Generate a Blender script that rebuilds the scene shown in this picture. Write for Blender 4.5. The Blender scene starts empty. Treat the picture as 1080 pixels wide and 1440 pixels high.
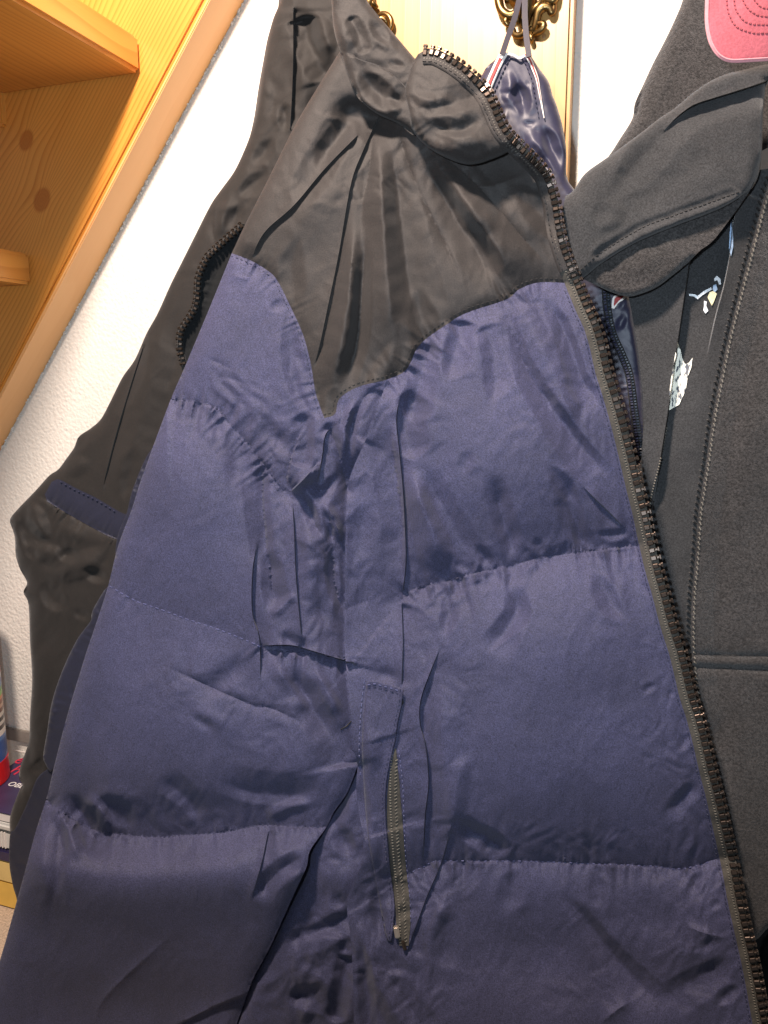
import bpy, bmesh, math, random
import numpy as np
from mathutils import Vector, Matrix
from mathutils.geometry import delaunay_2d_cdt

random.seed(7)
scene = bpy.context.scene
COL = scene.collection

# ------------------------------------------------------------------ camera
F = 1080.0
YAW, PITCH = math.radians(19), math.radians(-10)
CAM = Vector((0.0, -0.85, 1.45))
cam_data = bpy.data.cameras.new("camera")
cam = bpy.data.objects.new("camera", cam_data)
COL.objects.link(cam)
cam.location = CAM
cam.rotation_euler = (math.pi / 2 + PITCH, 0, YAW)
cam_data.sensor_fit = 'VERTICAL'
cam_data.angle = 2 * math.atan(720 / F)
cam_data.clip_start = 0.01
cam_data.clip_end = 50
scene.camera = cam
RM = cam.rotation_euler.to_matrix()
RN = np.array(RM)

# ------------------------------------------------------------------ light
world = bpy.data.worlds.new("World")
scene.world = world
world.use_nodes = True
bg = world.node_tree.nodes["Background"]
bg.inputs[0].default_value = (0.84, 0.88, 0.95, 1)
bg.inputs[1].default_value = 0.17


def lamp(name, kind, loc, energy, color, size, target=None):
    d = bpy.data.lights.new(name, kind)
    d.energy = energy
    d.color = color
    d.shadow_soft_size = size
    o = bpy.data.objects.new(name, d)
    o.location = loc
    if target is not None:
        o.rotation_euler = (Vector(target) - Vector(loc)).to_track_quat('-Z', 'Y').to_euler()
    COL.objects.link(o)
    return d


lamp("ceiling_lamp", 'POINT', (-0.30, -0.79, 2.25), 118, (1.0, 0.82, 0.70), 0.055)
fl = lamp("camera_flash", 'SPOT', (-0.055, -0.86, 1.50), 15, (0.74, 0.87, 1.0), 0.012, (-0.26, 0, 1.44))
fl.spot_size = math.radians(87)
fl.spot_blend = 0.55

vs = scene.view_settings
vs.view_transform = 'Standard'
vs.look = 'None'
vs.exposure = 0
vs.gamma = 1


# ------------------------------------------------------------------ pixel -> place helpers
def dirs(U, V):
    c = np.stack([(np.asarray(U, float) - 540) / F, -(np.asarray(V, float) - 720) / F, -np.ones_like(np.asarray(U, float))], -1)
    return c @ RN.T


CN = np.array(CAM)


def at(u, v, t):
    return Vector(CN + dirs(np.array([u]), np.array([v]))[0] * t)


def at_y(u, v, y):
    d = dirs(np.array([u]), np.array([v]))[0]
    return Vector(CN + d * ((y - CN[1]) / d[1]))


def at_z(u, v, z):
    d = dirs(np.array([u]), np.array([v]))[0]
    return Vector(CN + d * ((z - CN[2]) / d[2]))


def cr(pts, step=4.0):
    """smooth curve through the points, resampled"""
    P = np.array(pts, float)
    if len(P) == 2:
        n = max(2, int(np.hypot(*(P[1] - P[0])) / step) + 1)
        return P[0] + (P[1] - P[0]) * np.linspace(0, 1, n)[:, None]
    Q = np.vstack([2 * P[0] - P[1], P, 2 * P[-1] - P[-2]])
    out = []
    for i in range(1, len(Q) - 2):
        p0, p1, p2, p3 = Q[i - 1], Q[i], Q[i + 1], Q[i + 2]
        n = max(2, int(np.hypot(*(p2 - p1)) / step) + 1)
        t = np.linspace(0, 1, n, endpoint=False)[:, None]
        out.append(0.5 * (2 * p1 + (p2 - p0) * t + (2 * p0 - 5 * p1 + 4 * p2 - p3) * t ** 2 + (3 * p1 - p0 - 3 * p2 + p3) * t ** 3))
    out.append(P[-1:])
    return np.vstack(out)


def arc(P):
    return np.concatenate([[0], np.cumsum(np.hypot(*np.diff(P, axis=0).T))])


def resample(P, step):
    a = arc(P)
    n = max(2, int(a[-1] / step) + 1)
    s = np.linspace(0, a[-1], n)
    return np.stack([np.interp(s, a, P[:, 0]), np.interp(s, a, P[:, 1])], -1)


def offset(P, d):
    """shift a curve sideways; drawn downward, +d is to the right"""
    T = np.gradient(P, axis=0)
    T /= np.maximum(np.hypot(T[:, 0], T[:, 1]), 1e-9)[:, None]
    return P + np.stack([T[:, 1], -T[:, 0]], -1) * d


def nearest(P, U, V):
    """signed distance (right of a downward path / above a rightward path is +) and arc position"""
    best = np.full(U.shape, 1e9)
    s = np.zeros(U.shape)
    tt = np.zeros(U.shape)
    A = arc(P)
    for i in range(len(P) - 1):
        x0, y0 = P[i]
        dx, dy = P[i + 1] - P[i]
        L2 = dx * dx + dy * dy
        if L2 < 1e-9:
            continue
        qx, qy = U - x0, V - y0
        k = np.clip((qx * dx + qy * dy) / L2, 0, 1)
        d = np.hypot(qx - k * dx, qy - k * dy)
        m = d < best
        best = np.where(m, d, best)
        sg = np.where(dy * qx - dx * qy >= 0, 1.0, -1.0)
        s = np.where(m, sg * d, s)
        tt = np.where(m, A[i] + k * math.sqrt(L2), tt)
    return s, tt, A[-1]


def sm(a, b, x):
    t = np.clip((x - a) / (b - a + 1e-9), 0, 1)
    return t * t * (3 - 2 * t)


def hash2(i, j, seed):
    h = (i * 374761393 + j * 668265263 + seed * 1442695041) & 0xffffffff
    h = ((h ^ (h >> 13)) * 1274126177) & 0xffffffff
    return ((h ^ (h >> 16)) & 0xffff) / 32767.5 - 1.0


def vn(x, y, seed=0):
    xi = np.floor(x).astype(np.int64)
    yi = np.floor(y).astype(np.int64)
    fx, fy = x - xi, y - yi
    ux, uy = fx ** 3 * (fx * (fx * 6 - 15) + 10), fy ** 3 * (fy * (fy * 6 - 15) + 10)

    def g(a, b):
        ang = hash2(xi + a, yi + b, seed) * math.pi
        return np.cos(ang) * (fx - a) + np.sin(ang) * (fy - b)
    return 1.5 * ((g(0, 0) * (1 - ux) + g(1, 0) * ux) * (1 - uy) + (g(0, 1) * (1 - ux) + g(1, 1) * ux) * uy)


def ridged(x, y, seed):
    return 1 - np.abs(vn(x, y, seed)) * 2


class Surf:
    """a cloth surface: a plane through the scene with sculpted relief (heights in photo pixels)"""

    def __init__(self, t0, a, b, feats=(), wrinkle=0.5, wl=60, seed=1, aniso=(1, 1, 0), gain=None, crumple=()):
        self.crumple = crumple
        if gain:
            feats = [(f[0], f[1]) + tuple((q * gain.get(f[0], 1) if i == 0 or (f[0] == 's' and i == 2) else q) for i, q in enumerate(f[2:])) for f in feats]
        self.t0, self.a, self.b = t0, a, b
        self.feats = [(f[0], cr(f[1]) if f[0] != 'b' else f[1]) + tuple(f[2:]) for f in feats]
        self.wrinkle, self.wl, self.seed, self.aniso = wrinkle, wl, seed, aniso

    def H(self, U, V):
        U = np.asarray(U, float)
        V = np.asarray(V, float)
        h = np.zeros(U.shape)
        for f in self.feats:
            k = f[0]
            if k == 'b':
                (cu, cv), A, ru, rv, ang = f[1:]
                c, s_ = math.cos(math.radians(ang)), math.sin(math.radians(ang))
                x, y = (U - cu) * c + (V - cv) * s_, -(U - cu) * s_ + (V - cv) * c
                h += A * np.exp(-(x / ru) ** 2 - (y / rv) ** 2)
                continue
            P = f[1]
            if k in 'cg':
                A, wn, wp = f[2:5]
                reach = (8 if k == "c" else 4.5) * max(wn, wp)
            elif k == 'f':
                reach = 1.1 * max(f[3:7])
            elif k == 's':
                hn, wn, hp, wp = f[2:6]
                reach = (8 if k == "c" else 4.5) * max(wn, wp)
            elif k == 'p':
                reach = 5.5 * f[4]
            elif k == 'r':
                reach = f[3]
            m = ((U > P[:, 0].min() - reach) & (U < P[:, 0].max() + reach) & (V > P[:, 1].min() - reach) & (V < P[:, 1].max() + reach))
            if not m.any():
                continue
            s, t, L = nearest(P, U[m], V[m])
            d = np.abs(s)
            if k in 'cg':
                f0, f1 = f[5:7] if len(f) > 6 else (0.42, 0.42)
                tp = self.taper(t, L, f0, f1) * min(1.0, max(0.35, L / 75))
                wide = max(wn, wp) > 24
                if k == 'g' and not wide:
                    s = s + 0.22 * min(wn, wp) * vn(t / 17 + f[1][0, 0], np.zeros_like(t) + f[1][0, 1], 17)
                    d = np.abs(s)
                w = np.where(s > 0, wp, wn) * (0.35 + 0.75 * tp)
                if wide and k == 'g':
                    w = np.where(s > 0, wp, wn)
                    q = np.exp(-(d / w) ** 2)
                elif k == 'c':
                    q = np.exp(-d / w)
                else:
                    # a fold: soft core with the cloth heaped a little on both sides
                    q = 1.12 * np.maximum(0, 1.0 - np.sqrt((d / (1.9 * w)) ** 2 + 0.03)) - 0.18 * np.exp(-((d - 2.3 * w) / (1.0 * w)) ** 2)
                if k == 'g' and not wide:
                    A = np.sign(A) * np.minimum(abs(A), 1.7 * w)
                h[m] += A * q * tp
            elif k == 's':
                f0, f1 = f[6:8] if len(f) > 7 else (0.2, 0.2)
                h[m] += np.where(s > 0, hp * np.exp(-d / wp), hn * np.exp(-d / wn)) * self.taper(t, L, f0, f1)
            elif k == 'p':
                A, lam, w = f[2:5]
                n = 1.1 * (0.45 - 1.7 * np.abs(vn(t / lam + 7, s / (lam * 7) + 3, 11))) + 0.6 * vn(t / lam * 2.3, s / (lam * 5), 12)
                ln = w * np.clip(0.8 + 1.6 * vn(t / (lam * 1.1) + 31, np.where(s > 0, 0.3, 5.3), 13), 0.22, 1.9)
                gate = np.clip(0.75 + 1.5 * vn(t / (lam * 4.5), np.where(s > 0, 2.4, 8.4), 14), 0.12, 1.3)
                h[m] += A * n * gate * np.exp(-(d / ln) ** 1.2) * (1 - 0.6 * np.exp(-d / 1.5))
            elif k == 'f':
                # a folded facet: straight flanks whose widths change along the crease
                A, a0, a1, b0, b1 = f[2:7]
                f0, f1 = f[7:9] if len(f) > 7 else (0.25, 0.25)
                f0 = max(f0, 0.34) if f0 > 0 else 0
                f1 = max(f1, 0.3) if f1 > 0 else 0
                kq = t / max(L, 1e-6)
                s = s + 1.6 * vn(t / 21 + f[1][0, 0], np.zeros_like(t) + f[1][0, 1], 19)
                w = np.where(s > 0, b0 + (b1 - b0) * kq, a0 + (a1 - a0) * kq)
                A = np.sign(A) * np.minimum(abs(A), 1.05 * w)
                h[m] += A * 1.1 * np.maximum(0, 1.0 - np.sqrt((s / w) ** 2 + 0.012)) * self.taper(t, L, f0, f1) * min(1.0, max(0.4, L / 75))
            elif k == 'r':
                r, w = f[2:4]
                q = np.clip(d / w, 0, 1)
                h[m] -= r * (1 - np.sqrt(np.clip(1 - (1 - q) ** 2, 0, 1)))
        if self.wrinkle:
            ax, ay, ang = self.aniso
            c, s_ = math.cos(math.radians(ang)), math.sin(math.radians(ang))
            x, y = (U * c + V * s_) / ax, (-U * s_ + V * c) / ay
            x = x + 12 * vn(U / 90, V / 90, self.seed + 5)
            y = y + 12 * vn(U / 90 + 9, V / 90, self.seed + 6)
            L = self.wl
            env = 0.5 + 0.8 * np.clip(vn(U / 130, V / 130, self.seed + 9) + 0.3, 0, 1)
            h += self.wrinkle * (2.2 * vn(x / L / 2, y / L / 2, self.seed) + 1.1 * env * ridged(x / L, y / L, self.seed + 1) + 0.5 * env * ridged(x / L * 2.1, y / L * 2.1, self.seed + 2) + 0.25 * vn(x / L * 5, y / L * 5, self.seed + 3))
        if self.crumple:
            amp = np.zeros(U.shape)
            for (cu, cv, ru, rv, ang, A) in self.crumple:
                c, s_ = math.cos(math.radians(ang)), math.sin(math.radians(ang))
                x, y = (U - cu) * c + (V - cv) * s_, -(U - cu) * s_ + (V - cv) * c
                amp += A * np.exp(-((x / ru) ** 2 + (y / rv) ** 2) ** 1.3)
            ax, ay, ang = self.aniso
            c, s_ = math.cos(math.radians(ang)), math.sin(math.radians(ang))
            x, y = (U * c + V * s_) / ax, (-U * s_ + V * c) / ay
            wx = 22 * vn(U / 70, V / 70, self.seed + 25) + 6 * vn(U / 24, V / 24, self.seed + 26)
            wy = 22 * vn(U / 70 + 9, V / 70, self.seed + 27)
            x, y = x + wx, y + wy
            h += amp * (1.5 * (0.4 - np.abs(vn(x / 34, y / 34, self.seed + 28)) * 1.6) - 1.0 * (0.4 - np.abs(vn(x / 21 + 4, y / 21, self.seed + 29)) * 1.6) + 0.3 * (0.4 - np.abs(vn(x / 11, y / 11, self.seed + 30)) * 1.6))
        return h

    @staticmethod
    def taper(t, L, f0, f1):
        q = t / max(L, 1e-6)
        a = np.ones_like(q)
        if f0 > 0:
            a = a * sm(0, f0, q)
        if f1 > 0:
            a = a * sm(0, f1, 1 - q)
        return a

    def P(self, U, V, lift=0.0, at_=None):
        U = np.asarray(U, float)
        V = np.asarray(V, float)
        t = self.t0 / (1 + self.a * (U - 540) / F + self.b * (V - 720) / F)
        hq = self.H(U, V) if at_ is None else self.H(at_[:, 0], at_[:, 1])
        t = t - (hq + lift) * self.t0 / F
        return CN + dirs(U, V) * t[..., None]

    def scale(self):
        return self.t0 / F


def inside(poly, U, V):
    r = np.zeros(U.shape, bool)
    n = len(poly)
    for i in range(n):
        x0, y0 = poly[i]
        x1, y1 = poly[(i + 1) % n]
        if y0 == y1:
            continue
        m = (y0 > V) != (y1 > V)
        r ^= m & (U < (x1 - x0) * (V - y0) / (y1 - y0) + x0)
    return r


def link(o, parent=None):
    COL.objects.link(o)
    if parent is not None:
        o.parent = parent
        o.matrix_parent_inverse = parent.matrix_world.inverted()
    return o


def mesh_obj(name, verts, faces, mat, parent=None, smooth=True):
    me = bpy.data.meshes.new(name)
    me.from_pydata([tuple(v) for v in verts], [], faces)
    if smooth:
        me.polygons.foreach_set('use_smooth', [True] * len(me.polygons))
    if mat:
        me.materials.append(mat)
    me.update()
    return link(bpy.data.objects.new(name, me), parent)


def cat(*parts):
    """join curves into one closed outline"""
    P = np.vstack([np.array(p, float) for p in parts])
    keep = [P[0]]
    for p in P[1:]:
        if np.hypot(*(p - keep[-1])) > 0.7:
            keep.append(p)
    if np.hypot(*(keep[0] - keep[-1])) < 0.7:
        keep.pop()
    return np.array(keep)


def cloth(name, surf, outline, mat, parent=None, sp=3.0, lift=0.0, skirt=0.0, nudge=0.0):
    poly = np.array(outline, float)
    x0, y0 = poly.min(0)
    x1, y1 = poly.max(0)
    gy = np.arange(y0, y1, sp * 0.866)
    gx = np.arange(x0, x1, sp)
    U, V = np.meshgrid(gx, gy)
    U = U + (np.arange(len(gy)) % 2)[:, None] * sp * 0.5
    rs = np.random.RandomState(5)
    U = (U + rs.uniform(-.12, .12, U.shape) * sp).ravel()
    V = (V + rs.uniform(-.12, .12, V.shape) * sp).ravel()
    m = inside(poly, U, V)
    U, V = U[m], V[m]
    d = np.full(U.shape, 1e9)
    for p in resample(np.vstack([poly, poly[:1]]), sp * .7):
        q = (np.abs(U - p[0]) < sp) & (np.abs(V - p[1]) < sp)
        if q.any():
            d[q] = np.minimum(d[q], np.hypot(U[q] - p[0], V[q] - p[1]))
    m = d > sp * 0.5
    U, V = U[m], V[m]
    # vertices along the creases; steps get real edges on both sides
    runs, xs = [], []
    for f in getattr(surf, 'feats', []):
        if f[0] == 's':
            for o_ in (-0.8, 0.8):
                runs.append(resample(offset(f[1], o_), 2.4))
        elif f[0] == 'c':
            xs.append(resample(f[1], 2.4))
    bp_ = resample(np.vstack([poly, poly[:1]]), sp * .7)

    def clear(X, lim):
        ok = inside(poly, X[:, 0], X[:, 1])
        for i in range(0, len(X), 400):
            ok[i:i + 400] &= (np.hypot(X[i:i + 400, None, 0] - bp_[None, :, 0], X[i:i + 400, None, 1] - bp_[None, :, 1]).min(1) > lim)
        return ok
    hard, edges_in = [], []
    for R_ in runs:
        ok = clear(R_, 1.5)
        prev = None
        for p_, k_ in zip(R_, ok):
            if not k_:
                prev = None
                continue
            hard.append(p_)
            if prev is not None:
                edges_in.append((prev, len(hard) - 1))
            prev = len(hard) - 1
    soft = np.zeros((0, 2))
    if xs:
        soft = np.vstack(xs)
        soft = soft[clear(soft, 1.2)]
        if len(soft):
            soft = soft[np.unique(np.round(soft / 1.1).astype(int), axis=0, return_index=True)[1]]
    hard = np.array(hard) if hard else np.zeros((0, 2))

    def sparse(Q, near, cell):
        """drop points of Q lying in or next to a cell taken by near"""
        if not len(near) or not len(Q):
            return Q
        tk = set()
        for a_, b_ in np.floor(near / cell).astype(int).tolist():
            tk.update(((a_, b_), (a_ + 1, b_), (a_ - 1, b_), (a_, b_ + 1), (a_, b_ - 1)))
        return Q[np.array([tuple(k_) not in tk for k_ in np.floor(Q / cell).astype(int).tolist()], bool)]
    soft = sparse(soft, hard, 1.0)
    G = sparse(np.stack([U, V], -1), hard, 1.2)
    if len(soft):
        tk = set(map(tuple, np.round(soft / 1.6).astype(int).tolist()))
        G = G[np.array([tuple(k_) not in tk for k_ in np.round(G / 1.6).astype(int).tolist()], bool)]
    pts = [Vector(p) for p in poly] + [Vector(p) for p in hard] + [Vector(p) for p in soft] + [Vector(p) for p in G]
    n0 = len(poly)
    r = delaunay_2d_cdt(pts, [(a_ + n0, b_ + n0) for a_, b_ in edges_in], [list(range(len(poly)))], 1, 1e-5)
    co = np.array([(p.x, p.y) for p in r[0]])
    q_ = None
    if nudge:
        # the border takes its height from just inside, so that a step on a seam stays clean
        q_ = co.copy()
        nx = np.roll(poly, -1, 0) - np.roll(poly, 1, 0)
        nx = np.stack([nx[:, 1], -nx[:, 0]], -1) / np.maximum(np.hypot(nx[:, 0], nx[:, 1]), 1e-9)[:, None]
        tst = poly + nx * 1.2
        nx[~inside(poly, tst[:, 0], tst[:, 1])] *= -1
        look = {(round(p[0], 3), round(p[1], 3)): k_ for k_, p in enumerate(poly)}
        for k_, p in enumerate(co):
            j_ = look.get((round(p[0], 3), round(p[1], 3)))
            if j_ is not None:
                q_[k_] = p + nx[j_] * nudge
    W = surf.P(co[:, 0], co[:, 1], lift, q_) if nudge else surf.P(co[:, 0], co[:, 1], lift)
    faces = [f[::-1] for f in r[2]]
    # orient towards the camera
    f = faces[0]
    n = np.cross(W[f[1]] - W[f[0]], W[f[2]] - W[f[0]])
    if np.dot(n, CN - W[f[0]]) < 0:
        faces = [g[::-1] for g in faces]
    if skirt:
        # the cloth turns round its edge and goes back
        edges = {}
        for g in faces:
            for i in range(len(g)):
                e = (g[i], g[(i + 1) % len(g)])
                edges[e] = 1
        bd = [e for e in edges if (e[1], e[0]) not in edges]
        idx = {}
        back = []
        cen = W.mean(0)
        for a, b in bd:
            for q in (a, b):
                if q not in idx:
                    idx[q] = len(W) + len(back)
                    ray = W[q] - CN
                    p = W[q] + ray / np.linalg.norm(ray) * skirt
                    back.append(p + (cen - p) * 0.03)
        W = np.vstack([W, np.array(back)])
        faces = faces + [[b, a, idx[a], idx[b]] for a, b in bd]
    o = mesh_obj(name, W, faces, mat, parent)
    if any(f[0] == 's' for f in getattr(surf, 'feats', [])):
        o.data.set_sharp_from_angle(angle=math.radians(62))
    return o


def frame_at(surf, P, i, lift, reach=1):
    """position, tangent, across and outward axes of the surface on the curve P at i"""
    a, b = P[max(i - reach, 0)], P[min(i + reach, len(P) - 1)]
    c = P[i]
    n = np.array([b[1] - a[1], -(b[0] - a[0])])
    n = n / max(np.hypot(*n), 1e-9)
    q = np.array([a, b, c, c - n * 4, c + n * 4])
    W = surf.P(q[:, 0], q[:, 1], lift)
    T = Vector(W[1] - W[0]).normalized()
    X = Vector(W[4] - W[3])
    if reach > 1:
        p_ = Vector(W[2])
        d_ = Vector(dirs(np.array([c[0] + n[0] * 4]), np.array([c[1] + n[1] * 4]))[0] - dirs(np.array([c[0] - n[0] * 4]), np.array([c[1] - n[1] * 4]))[0])
        X = X.normalized() * 0.35 + d_.normalized() * 0.65
    Nn = X.cross(T).normalized()
    p = Vector(W[2])
    if Nn.dot(CAM - p) < 0:
        Nn = -Nn
    X = T.cross(Nn).normalized()
    if X.dot(Vector(W[4] - W[3])) < 0:
        X = -X
    return p, T, X, Nn


def box_bm(bm, M, sx, sy, sz, taper=1.0):
    v = []
    for z in (-.5, .5):
        k = taper if z > 0 else 1.0
        for x, y in ((-.5, -.5), (.5, -.5), (.5, .5), (-.5, .5)):
            v.append(bm.verts.new(M @ Vector((x * sx * k, y * sy * k, z * sz))))
    for f in ((3, 2, 1, 0), (4, 5, 6, 7), (0, 1, 5, 4), (1, 2, 6, 5), (2, 3, 7, 6), (3, 0, 4, 7)):
        bm.faces.new([v[i] for i in f])


def bm_obj(name, bm, mat, parent=None, smooth=False, bevel=0.0, seg=2):
    if bevel:
        bmesh.ops.bevel(bm, geom=list(bm.edges), offset=bevel, segments=seg, affect='EDGES', clamp_overlap=True)
    bmesh.ops.recalc_face_normals(bm, faces=list(bm.faces))
    me = bpy.data.meshes.new(name)
    bm.to_mesh(me)
    bm.free()
    if smooth:
        me.polygons.foreach_set('use_smooth', [True] * len(me.polygons))
    if mat:
        me.materials.append(mat)
    return link(bpy.data.objects.new(name, me), parent)


def M4(p, X, Y, Z):
    m = Matrix.Identity(4)
    for i in range(3):
        m[i][0], m[i][1], m[i][2], m[i][3] = X[i], Y[i], Z[i], p[i]
    return m


def stitches(surf, path, mat, parent, dash=6, gap=3, width=1.6, lift=0.6, name='stitching', tilt=0.0, jit=0.6):
    P = resample(cr(path) if not isinstance(path, np.ndarray) else path, 1.0)
    bm = bmesh.new()
    px = surf.scale()
    i = 2
    while i < len(P) - 3:
        p, T, X, N = frame_at(surf, P, i, lift)
        if tilt:
            T2 = (T * math.cos(tilt) + X * math.sin(tilt)).normalized()
            X = N.cross(T2)
            T = T2
        k = random.uniform(1 - .2 * jit, 1 + .2 * jit)
        box_bm(bm, M4(p + X * random.uniform(-.3, .3) * jit * px, X, T, N), width * px, dash * k * px, width * px, 0.7)
        i += int(dash + gap)
    o = bm_obj(name, bm, mat, parent)
    o['kind'] = 'stuff'
    return o


def ribbon(name, surf, P, w0, w1, mat, parent, lift=1.0, thick=1.2, bulge=0.0, step=3.0, end=1.0):
    """a strip following the curve P from sideways offset w0 to w1"""
    P = resample(P, step)
    n = 7
    dr = offset(P, 1.0) - P
    tw = np.linspace(1, end, len(P))[:, None]
    L = [P + dr * (w0 + (w1 - w0) * k / (n - 1)) * tw for k in range(n)]
    verts, faces = [], []
    for k in range(n):
        x = 2 * k / (n - 1) - 1
        lf = lift + bulge * (1 - x * x) - (thick if k in (0, n - 1) else 0)
        verts.append(surf.P(L[k][:, 0], L[k][:, 1], lf))
    m = len(P)
    V = np.vstack(verts)
    for k in range(n - 1):
        for i in range(m - 1):
            faces.append([k * m + i, (k + 1) * m + i, (k + 1) * m + i + 1, k * m + i + 1])
    f = faces[0]
    nn = np.cross(V[f[1]] - V[f[0]], V[f[2]] - V[f[0]])
    if np.dot(nn, CN - V[f[0]]) < 0:
        faces = [g[::-1] for g in faces]
    return mesh_obj(name, V, faces, mat, parent)


def tube_bm(bm, pts, rad, seg=10, flat=1.0):
    pts = [Vector(p) for p in pts]
    n = len(pts)
    rad = [rad] * n if isinstance(rad, (int, float)) else list(rad)
    rings = []
    up = Vector((0.13, -1, 0.21)).normalized()
    for i in range(n):
        T = (pts[min(i + 1, n - 1)] - pts[max(i - 1, 0)]).normalized()
        X = T.cross(up)
        if X.length < 1e-4:
            X = T.cross(Vector((1, 0, 0)))
        X.normalize()
        Y = X.cross(T).normalized()
        rings.append([bm.verts.new(pts[i] + (X * math.cos(a) + Y * math.sin(a) * flat) * rad[i]) for a in [2 * math.pi * k / seg for k in range(seg)]])
    for i in range(n - 1):
        for k in range(seg):
            bm.faces.new([rings[i][k], rings[i][(k + 1) % seg], rings[i + 1][(k + 1) % seg], rings[i + 1][k]])
    bm.faces.new(rings[0][::-1])
    bm.faces.new(rings[-1])


def empty(name, loc, label, category, group=None):
    o = bpy.data.objects.new(name, None)
    o.location = loc
    o.empty_display_size = 0.05
    COL.objects.link(o)
    bpy.context.view_layer.update()
    o['label'] = label
    o['category'] = category
    if group:
        o['group'] = group
    return o


# ------------------------------------------------------------------ materials
def new_mat(name):
    m = bpy.data.materials.new(name)
    m.use_nodes = True
    nt = m.node_tree
    b = nt.nodes["Principled BSDF"]
    return m, nt, b


def node(nt, t, **kw):
    n = nt.nodes.new(t)
    for k, v in kw.items():
        if k.startswith('in_'):
            n.inputs[int(k[3:]) if k[3:].isdigit() else k[3:]].default_value = v
        else:
            setattr(n, k, v)
    return n


def fabric(name, col, rough=0.5, speck=0.35, sscale=900, bump=0.25, bdist=0.0006, sheen=0.15, spec=0.5, big=0.12, weave=True):
    m, nt, b = new_mat(name)
    L = nt.links
    tc = node(nt, 'ShaderNodeTexCoord')
    n1 = node(nt, 'ShaderNodeTexNoise')
    n1.inputs['Scale'].default_value = sscale
    n1.inputs['Detail'].default_value = 3
    n1.inputs['Roughness'].default_value = 0.8
    L.new(tc.outputs['Object'], n1.inputs['Vector'])
    n2 = node(nt, 'ShaderNodeTexNoise')
    n2.inputs['Scale'].default_value = 22
    n2.inputs['Detail'].default_value = 4
    L.new(tc.outputs['Object'], n2.inputs['Vector'])
    r1 = node(nt, 'ShaderNodeMapRange')
    r1.inputs[1].default_value, r1.inputs[2].default_value = 0.36, 0.66
    r1.inputs[3].default_value, r1.inputs[4].default_value = 1 - speck, 1 + speck
    L.new(n1.outputs[0], r1.inputs[0])
    r2 = node(nt, 'ShaderNodeMapRange')
    r2.inputs[1].default_value, r2.inputs[2].default_value = 0.3, 0.7
    r2.inputs[3].default_value, r2.inputs[4].default_value = 1 - big, 1 + big
    L.new(n2.outputs[0], r2.inputs[0])
    mu = node(nt, 'ShaderNodeMath', operation='MULTIPLY')
    L.new(r1.outputs[0], mu.inputs[0])
    L.new(r2.outputs[0], mu.inputs[1])
    vm = node(nt, 'ShaderNodeVectorMath', operation='SCALE')
    vm.inputs[0].default_value = col
    L.new(mu.outputs[0], vm.inputs['Scale'])
    L.new(vm.outputs[0], b.inputs['Base Color'])
    b.inputs['Roughness'].default_value = rough
    b.inputs['Specular IOR Level'].default_value = spec
    b.inputs['Sheen Weight'].default_value = sheen
    b.inputs['Sheen Roughness'].default_value = 0.5
    bp = node(nt, 'ShaderNodeBump')
    bp.inputs['Strength'].default_value = bump
    bp.inputs['Distance'].default_value = bdist
    L.new(n1.outputs[0], bp.inputs['Height'])
    L.new(bp.outputs[0], b.inputs['Normal'])
    return m


def plain(name, col, rough=0.5, metal=0.0, spec=0.5, nscale=60, namp=0.12, bump=0.0, coat=0.0):
    m, nt, b = new_mat(name)
    L = nt.links
    tc = node(nt, 'ShaderNodeTexCoord')
    n1 = node(nt, 'ShaderNodeTexNoise')
    n1.inputs['Scale'].default_value = nscale
    n1.inputs['Detail'].default_value = 5
    L.new(tc.outputs['Object'], n1.inputs['Vector'])
    r1 = node(nt, 'ShaderNodeMapRange')
    r1.inputs[1].default_value, r1.inputs[2].default_value = 0.3, 0.7
    r1.inputs[3].default_value, r1.inputs[4].default_value = 1 - namp, 1 + namp
    L.new(n1.outputs[0], r1.inputs[0])
    vm = node(nt, 'ShaderNodeVectorMath', operation='SCALE')
    vm.inputs[0].default_value = col
    L.new(r1.outputs[0], vm.inputs['Scale'])
    L.new(vm.outputs[0], b.inputs['Base Color'])
    b.inputs['Roughness'].default_value = rough
    b.inputs['Metallic'].default_value = metal
    b.inputs['Specular IOR Level'].default_value = spec
    b.inputs['Coat Weight'].default_value = coat
    if bump:
        bp = node(nt, 'ShaderNodeBump')
        bp.inputs['Strength'].default_value = bump
        bp.inputs['Distance'].default_value = 0.001
        L.new(n1.outputs[0], bp.inputs['Height'])
        L.new(bp.outputs[0], b.inputs['Normal'])
    return m


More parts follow.
